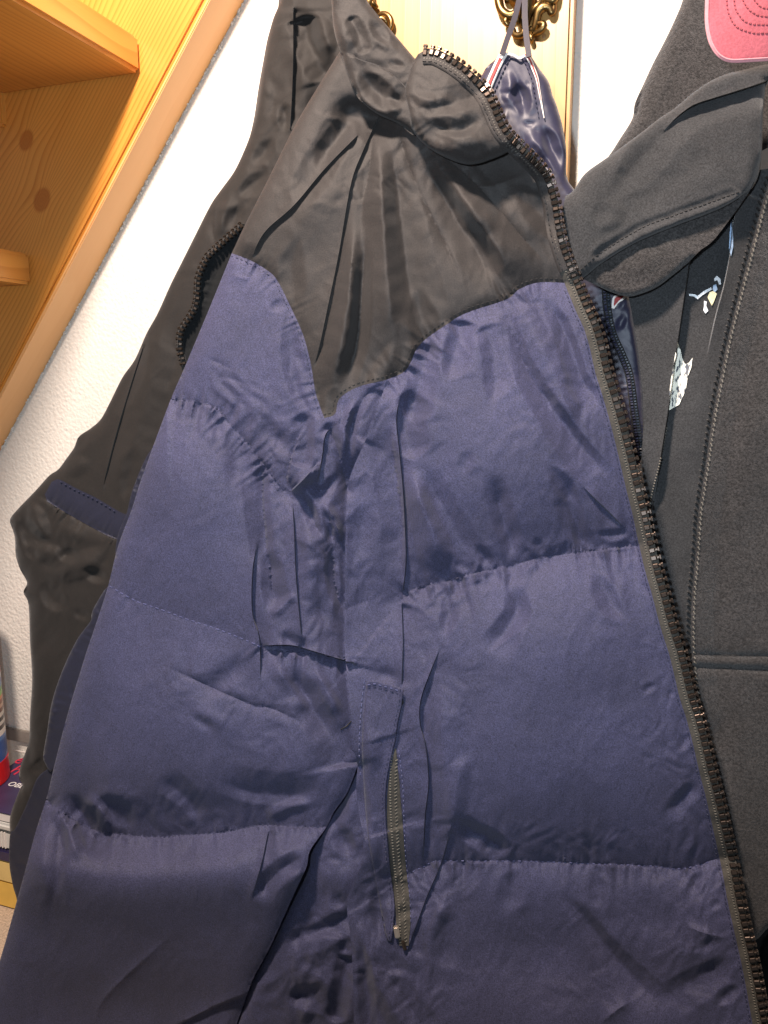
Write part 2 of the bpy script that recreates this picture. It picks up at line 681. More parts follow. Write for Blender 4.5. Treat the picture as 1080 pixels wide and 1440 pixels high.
def wood(name, light, dark, ring=90, knots=(), rough=0.32, warp=0.010, long=2.0, contrast=1.0):
    """planed pine: grain runs along local X, rings across local Z; knots are (x, z, radius)"""
    m, nt, b = new_mat(name)
    L = nt.links
    tc = node(nt, 'ShaderNodeTexCoord')
    sep = node(nt, 'ShaderNodeSeparateXYZ')
    L.new(tc.outputs['Object'], sep.inputs[0])
    cx = node(nt, 'ShaderNodeCombineXYZ')

    def math_(op, a, bb=None, cc=None):
        n = node(nt, 'ShaderNodeMath', operation=op)
        for i, q in enumerate((a, bb, cc)):
            if q is None:
                continue
            if isinstance(q, (int, float)):
                n.inputs[i].default_value = q
            else:
                L.new(q, n.inputs[i])
        return n.outputs[0]
    X, Y, Z = sep.outputs[0], sep.outputs[1], sep.outputs[2]
    # slow warp of the grain
    v1 = node(nt, 'ShaderNodeCombineXYZ')
    L.new(math_('MULTIPLY', X, long), v1.inputs[0])
    L.new(math_('MULTIPLY', Y, 9.0), v1.inputs[1])
    L.new(math_('MULTIPLY', Z, 9.0), v1.inputs[2])
    nz = node(nt, 'ShaderNodeTexNoise')
    nz.inputs['Scale'].default_value = 1.0
    nz.inputs['Detail'].default_value = 2
    L.new(v1.outputs[0], nz.inputs['Vector'])
    acc = math_('MULTIPLY_ADD', math_('SUBTRACT', nz.outputs[0], 0.5), warp * 8, Z)
    acc = math_('MULTIPLY_ADD', Y, 0.35, acc)
    kd = None
    for (kx, kz, kr) in knots:
        dx = math_('MULTIPLY', math_('SUBTRACT', X, kx), 0.45)
        dz = math_('SUBTRACT', Z, kz)
        r2 = math_('ADD', math_('MULTIPLY', dx, dx), math_('MULTIPLY', dz, dz))
        fall = math_('DIVIDE', kr * kr * 2.2, math_('ADD', r2, kr * kr * 0.7))
        acc = math_('ADD', acc, math_('MULTIPLY', math_('MULTIPLY', dz, fall), 0.9))
        dx1 = math_('SUBTRACT', X, kx)
        r3 = math_('SQRT', math_('ADD', math_('MULTIPLY', math_('MULTIPLY', dx1, dx1), 0.55), math_('MULTIPLY', dz, dz)))
        q = math_('DIVIDE', r3, kr)
        kd = q if kd is None else math_('MINIMUM', kd, q)
    w = math_('FRACT', math_('MULTIPLY', acc, ring))
    # spring wood fades into a thin dark late-wood line
    line = math_('POWER', w, 3.0)
    line = math_('MULTIPLY', line, math_('SUBTRACT', 1.0, math_('POWER', w, 24.0)))
    v2 = node(nt, 'ShaderNodeCombineXYZ')
    L.new(math_('MULTIPLY', X, 14.0), v2.inputs[0])
    L.new(math_('MULTIPLY', Y, 700.0), v2.inputs[1])
    L.new(math_('MULTIPLY', Z, 700.0), v2.inputs[2])
    n3 = node(nt, 'ShaderNodeTexNoise')
    n3.inputs['Scale'].default_value = 1.0
    n3.inputs['Detail'].default_value = 3
    L.new(v2.outputs[0], n3.inputs['Vector'])
    v4 = node(nt, 'ShaderNodeCombineXYZ')
    L.new(math_('MULTIPLY', X, 3.0), v4.inputs[0])
    L.new(math_('MULTIPLY', Y, 24.0), v4.inputs[1])
    L.new(math_('MULTIPLY', Z, 24.0), v4.inputs[2])
    n4 = node(nt, 'ShaderNodeTexNoise')
    n4.inputs['Scale'].default_value = 1.0
    n4.inputs['Detail'].default_value = 3
    L.new(v4.outputs[0], n4.inputs['Vector'])
    f = math_('MULTIPLY', line, 0.75 * contrast)
    f = math_('MULTIPLY_ADD', math_('SUBTRACT', n3.outputs[0], 0.5), 0.35, f)
    f = math_('MULTIPLY_ADD', math_('SUBTRACT', n4.outputs[0], 0.45), 0.9, f)
    mix = node(nt, 'ShaderNodeMix', data_type='RGBA')
    mix.clamp_factor = True
    L.new(f, mix.inputs[0])
    mix.inputs[6].default_value = (*light, 1)
    mix.inputs[7].default_value = (*dark, 1)
    out = mix.outputs[2]
    if kd is not None:
        mr = node(nt, 'ShaderNodeMapRange')
        mr.interpolation_type = 'SMOOTHSTEP'
        mr.inputs[1].default_value, mr.inputs[2].default_value = 0.75, 1.15
        mr.inputs[3].default_value, mr.inputs[4].default_value = 0.6, 0.0
        L.new(kd, mr.inputs[0])
        rg = math_('ABSOLUTE', math_('SUBTRACT', math_('FRACT', math_('MULTIPLY', kd, 3.2)), 0.5))
        mk = node(nt, 'ShaderNodeMix', data_type='RGBA')
        L.new(rg, mk.inputs[0])
        mk.inputs[6].default_value = (dark[0] * 0.75, dark[1] * 0.55, dark[2] * 0.5, 1)
        mk.inputs[7].default_value = (dark[0] * 1.0, dark[1] * 0.95, dark[2], 1)
        m2 = node(nt, 'ShaderNodeMix', data_type='RGBA')
        L.new(mr.outputs[0], m2.inputs[0])
        L.new(out, m2.inputs[6])
        L.new(mk.outputs[2], m2.inputs[7])
        out = m2.outputs[2]
    L.new(out, b.inputs['Base Color'])
    b.inputs['Roughness'].default_value = rough
    bp = node(nt, 'ShaderNodeBump')
    bp.inputs['Strength'].default_value = 0.12
    bp.inputs['Distance'].default_value = 0.0006
    L.new(f, bp.inputs['Height'])
    L.new(bp.outputs[0], b.inputs['Normal'])
    return m


def wall_mat():
    m, nt, b = new_mat("white_roughcast_paint")
    L = nt.links
    tc = node(nt, 'ShaderNodeTexCoord')
    n1 = node(nt, 'ShaderNodeTexNoise')
    n1.inputs['Scale'].default_value = 210
    n1.inputs['Detail'].default_value = 5
    n1.inputs['Roughness'].default_value = 0.55
    L.new(tc.outputs['Object'], n1.inputs['Vector'])
    vo = node(nt, 'ShaderNodeTexVoronoi', feature='SMOOTH_F1')
    vo.inputs['Scale'].default_value = 230
    L.new(tc.outputs['Object'], vo.inputs['Vector'])
    ad = node(nt, 'ShaderNodeMath', operation='MULTIPLY_ADD')
    L.new(vo.outputs['Distance'], ad.inputs[0])
    ad.inputs[1].default_value = -0.7
    L.new(n1.outputs[0], ad.inputs[2])
    n2 = node(nt, 'ShaderNodeTexNoise')
    n2.inputs['Scale'].default_value = 4
    L.new(tc.outputs['Object'], n2.inputs['Vector'])
    mix = node(nt, 'ShaderNodeMix', data_type='RGBA')
    L.new(n2.outputs[0], mix.inputs[0])
    mix.inputs[6].default_value = (0.72, 0.685, 0.62, 1)
    mix.inputs[7].default_value = (0.77, 0.74, 0.68, 1)
    L.new(mix.outputs[2], b.inputs['Base Color'])
    b.inputs['Roughness'].default_value = 0.9
    bp = node(nt, 'ShaderNodeBump')
    bp.inputs['Strength'].default_value = 0.42
    bp.inputs['Distance'].default_value = 0.003
    L.new(ad.outputs[0], bp.inputs['Height'])
    L.new(bp.outputs[0], b.inputs['Normal'])
    return m


NAVY = (0.036, 0.037, 0.080)
BLACK = (0.0185, 0.0153, 0.0142)
M_NAVY = fabric("navy_nylon", NAVY, rough=0.72, speck=0.6, sscale=1150, bump=0.45, sheen=0.08, spec=0.38)
M_BLACK = fabric("black_nylon", BLACK, rough=0.66, speck=0.5, sscale=1150, bump=0.45, sheen=0.08, spec=0.38)
M_SHELL = fabric("worn_black_polyester", (0.014, 0.0115, 0.010), rough=0.72, speck=0.2, sscale=700, bump=0.2, sheen=0.10, spec=0.3)
M_SHELLNAVY = fabric("navy_polyester", (0.009, 0.010, 0.026), rough=0.6, speck=0.25, sscale=900, bump=0.1, sheen=0.1)
M_LINING = fabric("black_lining", (0.007, 0.008, 0.009), spec=0.12, rough=0.85, speck=0.2, sscale=700, bump=0.1, sheen=0.1)
M_THIN = fabric("smooth_navy_nylon", (0.020, 0.020, 0.045), rough=0.5, speck=0.12, sscale=900, bump=0.06, sheen=0.1)
M_FLEECE = fabric("charcoal_fleece", (0.035, 0.0325, 0.032), rough=0.95, speck=0.6, sscale=520, bump=0.9, bdist=0.0016, sheen=0.30, spec=0.15, big=0.18)
M_JERSEY = fabric("charcoal_jersey", (0.034, 0.0345, 0.036), rough=0.95, speck=0.4, sscale=800, bump=0.5, bdist=0.0008, sheen=0.2, spec=0.15, big=0.12)
M_TAPE = fabric("zip_tape_olive", (0.048, 0.044, 0.037), rough=0.8, speck=0.35, sscale=900, bump=0.5, sheen=0.1, spec=0.3)
M_TAPEK = fabric("zip_tape_black", (0.016, 0.016, 0.016), rough=0.8, speck=0.35, sscale=900, bump=0.5, sheen=0.1, spec=0.3)
M_TOOTH = plain("bronzed_zip_tooth", (0.085, 0.064, 0.052), rough=0.34, metal=0.85)
M_TOOTHK = plain("dark_zip_tooth", (0.06, 0.045, 0.035), rough=0.3, metal=0.7)
M_THREADN = plain("navy_thread", (0.075, 0.08, 0.17), rough=0.6)
M_THREADND = plain("dark_navy_thread", (0.018, 0.02, 0.05), rough=0.7)
M_THREADK = plain("black_thread", (0.012, 0.011, 0.011), rough=0.7)
M_THREADO = plain("olive_thread", (0.13, 0.12, 0.10), rough=0.7)
M_WHITE = fabric("white_webbing", (0.75, 0.70, 0.66), rough=0.7, speck=0.12, sscale=900, bump=0.2, sheen=0.1)
M_RED = fabric("red_webbing", (0.32, 0.035, 0.035), rough=0.7, speck=0.15, sscale=900, bump=0.2, sheen=0.1)
M_LOOP = fabric("navy_loop_webbing", (0.03, 0.024, 0.036), rough=0.6, speck=0.15, sscale=900, bump=0.2)
M_BRASS = plain("aged_brass", (0.24, 0.16, 0.065), rough=0.36, metal=1.0, nscale=120, namp=0.35, bump=0.1)
M_CAP = fabric("pink_cotton", (0.36, 0.085, 0.105), rough=0.85, speck=0.16, sscale=600, bump=0.4, sheen=0.25, spec=0.2, big=0.22)
M_CAPEDGE = fabric("pale_pink_binding", (0.50, 0.22, 0.24), rough=0.85, speck=0.10, sscale=600, bump=0.25, sheen=0.2, spec=0.2)
M_CAPTHREAD = plain("dusky_pink_thread", (0.26, 0.05, 0.06), rough=0.8)
M_WALL = wall_mat()

# ------------------------------------------------------------------ the setting: wall
verts, faces = [], []
w = mesh_obj('wall', [(-3.2, 0, 0.0), (2.2, 0, 0.0), (2.2, 0, 3.0), (-3.2, 0, 3.0)], [[0, 1, 2, 3]], M_WALL, None, False)
w['kind'] = 'structure'

# ------------------------------------------------------------------ staircase
YS = -0.053
pa, pb = at_y(293, 0, YS), at_y(100, 367, YS)
along = Vector((pa.x - pb.x, 0, pa.z - pb.z)).normalized()      # up the stair
perp = Vector((-along.z, 0, along.x))                            # away from the wall's free part, up-left
stairs = empty('staircase', (pb.x, -0.2, pb.z), 'open pine staircase with a knotty stringer running up along the white wall', 'staircase')


def oriented_box(name, origin, X, Y, Z, sx, sy, sz, mat, parent, bevel=0.003):
    """box from origin spanning sx along X etc., with local axes kept for the grain"""
    bm = bmesh.new()
    box_bm(bm, Matrix.Translation((sx / 2, sy / 2, sz / 2)), sx, sy, sz)
    o = bm_obj(name, bm, mat, None, bevel=bevel)
    o.matrix_world = M4(origin, X, Y, Z)
    if parent is not None:
        bpy.context.view_layer.update()
        o.parent = parent
        o.matrix_parent_inverse = parent.matrix_world.inverted()
    return o


org = Vector((pb.x, 0.0, pb.z)) - along * 0.9
Yax = Vector((0, -1, 0))


def local_knot(u, v, r):
    p = at_y(u, v, YS)
    d = p - org
    return (d.dot(along), d.dot(perp), r)


M_STRINGER = wood("pine_stringer", (0.70, 0.295, 0.055), (0.42, 0.12, 0.012), ring=170, knots=[local_knot(40, 200, .010), local_knot(62, 284, .012)], warp=0.006)
M_EDGE = wood("pine_stringer_edge", (0.74, 0.40, 0.16), (0.64, 0.29, 0.09), ring=60, contrast=0.4)
M_TREAD = wood("pine_tread", (0.72, 0.31, 0.06), (0.50, 0.16, 0.018), ring=120, warp=0.01)
# the underside edge is a separate smooth strip of the same stringer
oriented_box('stringer', org + perp * 0.004, along, Yax, perp, 2.6, -YS, 0.32, M_STRINGER, stairs)
oriented_box('stringer_edge', org - perp * 0.0, along, Yax, perp, 2.6, -YS - 0.002, 0.004, M_EDGE, stairs, bevel=0.001)


def tread(u, vtop, vbot, length=0.30, dep=0.62):
    a, b = at_y(u, vtop, YS), at_y(u, vbot, YS)
    th = a.z - b.z
    o = Vector((b.x, YS - 0.001, b.z))
    return oriented_box('tread', o, Vector((0, -1, 0)), Vector((0, 0, 1)), Vector((-1, 0, 0)), dep, th, length, M_TREAD, stairs, bevel=0.004)


tread(199, 52, 104)
tread(47, 357, 401)
bq = at(-10, 178, 0.93)
oriented_box('baluster', bq, Vector((0, 0, 1)), Vector((0, 1, 0)), Vector((1, 0, 0)), 0.052, 0.02, 0.0135, M_TREAD, stairs, bevel=0.003)

# crumbs of plaster along the joint of stringer and wall
bm = bmesh.new()
rs = np.random.RandomState(3)
for i in range(900):
    k = rs.uniform(0.0, 1.9)
    p = Vector((pb.x, 0, pb.z)) + along * (k - 0.9) - perp * abs(rs.normal(0.0, 0.0012))
    r = rs.uniform(0.0005, 0.0019)
    mm = Matrix.Translation(p + Vector((0, -0.001, 0))) @ Matrix.Rotation(rs.uniform(0, 6), 4, 'Y') @ Matrix.Diagonal((r * rs.uniform(.6, 1.7), r * 1.1, r, 1))
    bmesh.ops.create_icosphere(bm, subdivisions=1, radius=1, matrix=mm)
o = bm_obj('plaster_joint', bm, M_WALL, None, smooth=True)
o['kind'] = 'stuff'

# ------------------------------------------------------------------ coat rack
YB = -0.030
pr = at_y(805, 40, YB)
pl = at_y(432, 60, YB)
rack = empty('coat_rack', (pr.x - 0.1, 0, 1.4), 'tall pale pine coat rack board with ornate brass hooks on the white wall', 'coat rack')
M_BOARD = wood("pale_pine_board", (0.50, 0.29, 0.095), (0.36, 0.17, 0.042), ring=75, warp=0.008, long=0.7, contrast=0.8, rough=0.38)
oriented_box('board', Vector((pl.x, -0.0005, 0.95)), Vector((0, 0, 1)), Vector((0, -1, 0)), Vector((1, 0, 0)), 1.25, -YB, pr.x - pl.x, M_BOARD, rack, bevel=0.004)
# small knot in the board beside the hook
kp = at_y(765, 51, YB - 0.0004)
bm = bmesh.new()
bmesh.ops.create_uvsphere(bm, u_segments=12, v_segments=6, radius=1, matrix=Matrix.Translation(kp) @ Matrix.Diagonal((.0022, .0006, .0026, 1)))
bm_obj('knot', bm, plain("knot_wood", (0.33, 0.17, 0.06), 0.5), rack, smooth=True)


def scroll(bm, pts, r0, r1=None, mid=None, y=YB - 0.004, dome=0.004, flat=1.0):
    P = cr(pts, 1.6)
    n = len(P)
    k = np.linspace(0, 1, n)
    r1 = r0 if r1 is None else r1
    mid = max(r0, r1) if mid is None else mid
    rad = np.where(k < .5, r0 + (mid - r0) * k * 2, mid + (r1 - mid) * (k * 2 - 1)) * 0.00085
    W = [at_y(p[0], p[1], y - dome * math.sin(math.pi * q)) for p, q in zip(P, k)]
    tube_bm(bm, W, list(rad), 12, flat)


def make_hook(dx, dy, full=True):
    bm = bmesh.new()

    def S(pts, *a, **k):
        scroll(bm, [(x + dx, y + dy) for x, y in pts], *a, **k)
    # left scroll and its inner coil
    S([(704, -26), (700, -8), (704, 12), (713, 21), (722, 20), (727, 12), (724, 3), (716, -1), (711, 4)], 4, 2.4, 5)
    S([(709, -24), (709, -10), (713, 0), (720, 4)], 2.5, 1.5, 3)
    # lower left curl
    S([(722, 24), (713, 25), (711, 31), (715, 35), (720, 32)], 2.2, 2.0, 3.2)
    # bottom scroll
    S([(722, 42), (724, 49), (731, 50), (736, 46), (736, 38), (731, 30), (727, 24)], 3.0, 2.5, 4.4)
    # right big C scroll
    S([(745, 42), (751, 41), (754, 31), (757, 17), (764, 10), (772, 11), (776, 18), (779, 12), (779, 2)], 3.6, 3.0, 5.0)
    S([(751, 48), (760, 43), (765, 36), (762, 33), (756, 33), (752, 27)], 3.2, 2.0, 4.0)
    S([(764, -2), (772, 2), (780, -2), (786, -14)], 3.5, 3.0, 5.0)
    S([(744, 26), (750, 14), (758, 5), (768, -6)], 2.2, 2.2, 3.2)
    # tip leaf
    S([(744, 46), (747, 53), (748, 61)], 3.2, 1.2, 3.0)
    # upper mirrored part of the plate
    S([(700, -30), (706, -44), (718, -50), (728, -42), (724, -32)], 4, 2.4, 5)
    S([(788, -18), (784, -40), (770, -50), (758, -42), (762, -32)], 4, 2.4, 5)
    S([(742, -78), (734, -60), (742, -40)], 2, 4, 4.4)
    # central leaf of the plate
    S([(741, -50), (742, -20), (743, 10), (741, 36)], 5, 3, 8, flat=0.6)
    o = bm_obj('hook', bm, M_BRASS, rack, smooth=True)
    # the prong that carries the loops
    bm = bmesh.new()
    base = at_y(732 + dx, -10 + dy, YB - 0.004)
    pts = []
    for q in np.linspace(0, 1, 16):
        a = q * math.pi * 0.95
        pts.append(base + Vector((0.0, -0.034 * q - 0.012 * math.sin(a), 0.012 - 0.036 * math.sin(a) + 0.03 * q * q)))
    tube_bm(bm, pts, [0.0045 + 0.0018 * math.sin(math.pi * k) for k in np.linspace(0, 1, 16)], 12)
    bmesh.ops.create_uvsphere(bm, u_segments=14, v_segments=8, radius=0.0075, matrix=Matrix.Translation(pts[-1]))
    bm_obj('hook_prong', bm, M_BRASS, o, smooth=True)
    # teardrop boss
    bm = bmesh.new()
    c = at_y(728 + dx, 8 + dy, YB - 0.010)
    bmesh.ops.create_uvsphere(bm, u_segments=16, v_segments=10, radius=1, matrix=Matrix.Translation(c) @ Matrix.Diagonal((.0038, .005, .016, 1)))
    bm_obj('boss', bm, M_BRASS, o, smooth=True)
    return o


make_hook(0, 0)
# second hook, mostly behind the puffer collar
bm = bmesh.new()
ring = [(539 + 11.5 * math.cos(a), 33 + 13.5 * math.sin(a)) for a in np.linspace(-2.6, 1.6, 14)]
scroll(bm, ring, 3.0, 3.0, 3.4)
scroll(bm, [(524, 46), (528, 34), (536, 26), (543, 30), (545, 38)], 2.4, 2.0, 3.2, y=YB - 0.003)
scroll(bm, [(517, -6), (521, 2), (526, 6), (530, 11)], 2.6, 2.6, 3.4)
scroll(bm, [(500, -30), (516, -18), (520, 0), (512, 20), (500, 40)], 4, 3, 6)
o = bm_obj('hook', bm, M_BRASS, rack, smooth=True)
bm = bmesh.new()
base = at_y(505, -10, YB - 0.004)
tube_bm(bm, [base, base + Vector((0, -0.03, -0.02)), base + Vector((0, -0.055, -0.008)), base + Vector((0, -0.06, 0.015))], 0.005, 10)
bm_obj('hook_prong', bm, M_BRASS, o, smooth=True)

# ------------------------------------------------------------------ shared jacket curves (photo pixels)
TEETH = cr([(595, 69), (613, 70), (632, 79), (652, 92), (668, 106), (681, 119), (693, 137), (702, 157), (710, 175), (722, 191), (738, 207), (752, 221), (765, 235), (774, 249), (780, 268), (785, 287), (788, 308), (793, 334), (801, 360), (810, 382), (820, 407), (829, 429), (841, 455), (850, 485), (857, 517), (866, 546), (876, 580), (884, 611), (892, 644), (901, 683), (910, 719), (917, 752), (927, 795), (938, 834), (949, 876), (961, 914), (969, 946), (976, 976), (986, 1007), (995, 1042), (1004, 1081), (1013, 1116), (1021, 1151), (1029, 1187), (1037, 1225), (1044, 1264), (1053, 1305), (1062, 1345), (1069, 1380), (1077, 1425), (1085, 1470)], 4)
SH = cr([(481, 67), (447, 122), (414, 178), (377, 252), (345, 315), (326, 356)], 4)
NL = cr([(326, 356), (352, 366), (374, 379), (389, 393), (407, 428), (426, 470), (437, 511), (444, 552), (456, 588)], 4)
NRa = cr([(456, 588), (471, 582), (478, 560), (504, 544), (544, 534)], 3)
NRb = cr([(544, 534), (571, 520), (590, 485), (627, 457), (656, 440), (712, 421), (730, 407), (760, 397), (815, 399)], 3)
FB = cr([(544, 534), (522, 600), (496, 660), (489, 690), (486, 760), (485, 840), (485, 910), (488, 950), (493, 1000), (498, 1050), (503, 1077)], 4)
SR = cr([(503, 1077), (488, 1115), (470, 1141), (459, 1163), (436, 1196), (431, 1219), (414, 1256), (396, 1296), (377, 1337), (357, 1374), (347, 1400), (322, 1470)], 4)
SL = cr([(326, 356), (293, 437), (259, 518), (238, 567), (200, 670), (185, 717), (166, 768), (152, 824), (137, 871), (118, 928), (94, 1008), (76, 1078), (66, 1120), (50, 1170), (33, 1233), (20, 1280), (6, 1330), (-12, 1390), (-32, 1470)], 4)
PL = cr([(503, 1077), (501, 1110), (506, 1150), (514, 1185), (517, 1200), (505, 1225), (490, 1258), (488, 1280), (492, 1310), (495, 1345), (497, 1400), (498, 1470)], 4)
S1 = [(225, 562), (241, 561), (274, 565), (304, 574), (326, 599), (348, 622), (370, 652), (400, 691), (425, 678)]
S2 = [(140, 817), (154, 824), (189, 844), (226, 857), (267, 872), (307, 885), (359, 906), (370, 914), (415, 917), (487, 924)]
S3 = [(60, 1120), (89, 1143), (126, 1165), (167, 1173), (222, 1177), (259, 1174), (315, 1170), (370, 1160), (420, 1163), (462, 1162)]
B1 = [(563, 847), (578, 830), (607, 822), (637, 815), (667, 806), (722, 794), (756, 785), (793, 779), (830, 775), (893, 767), (930, 760)]
B2 = [(566, 1235), (580, 1226), (599, 1217), (614, 1211), (673, 1211), (740, 1211), (800, 1213), (841, 1215), (918, 1218), (953, 1222), (985, 1216), (1003, 1209), (1040, 1205)]

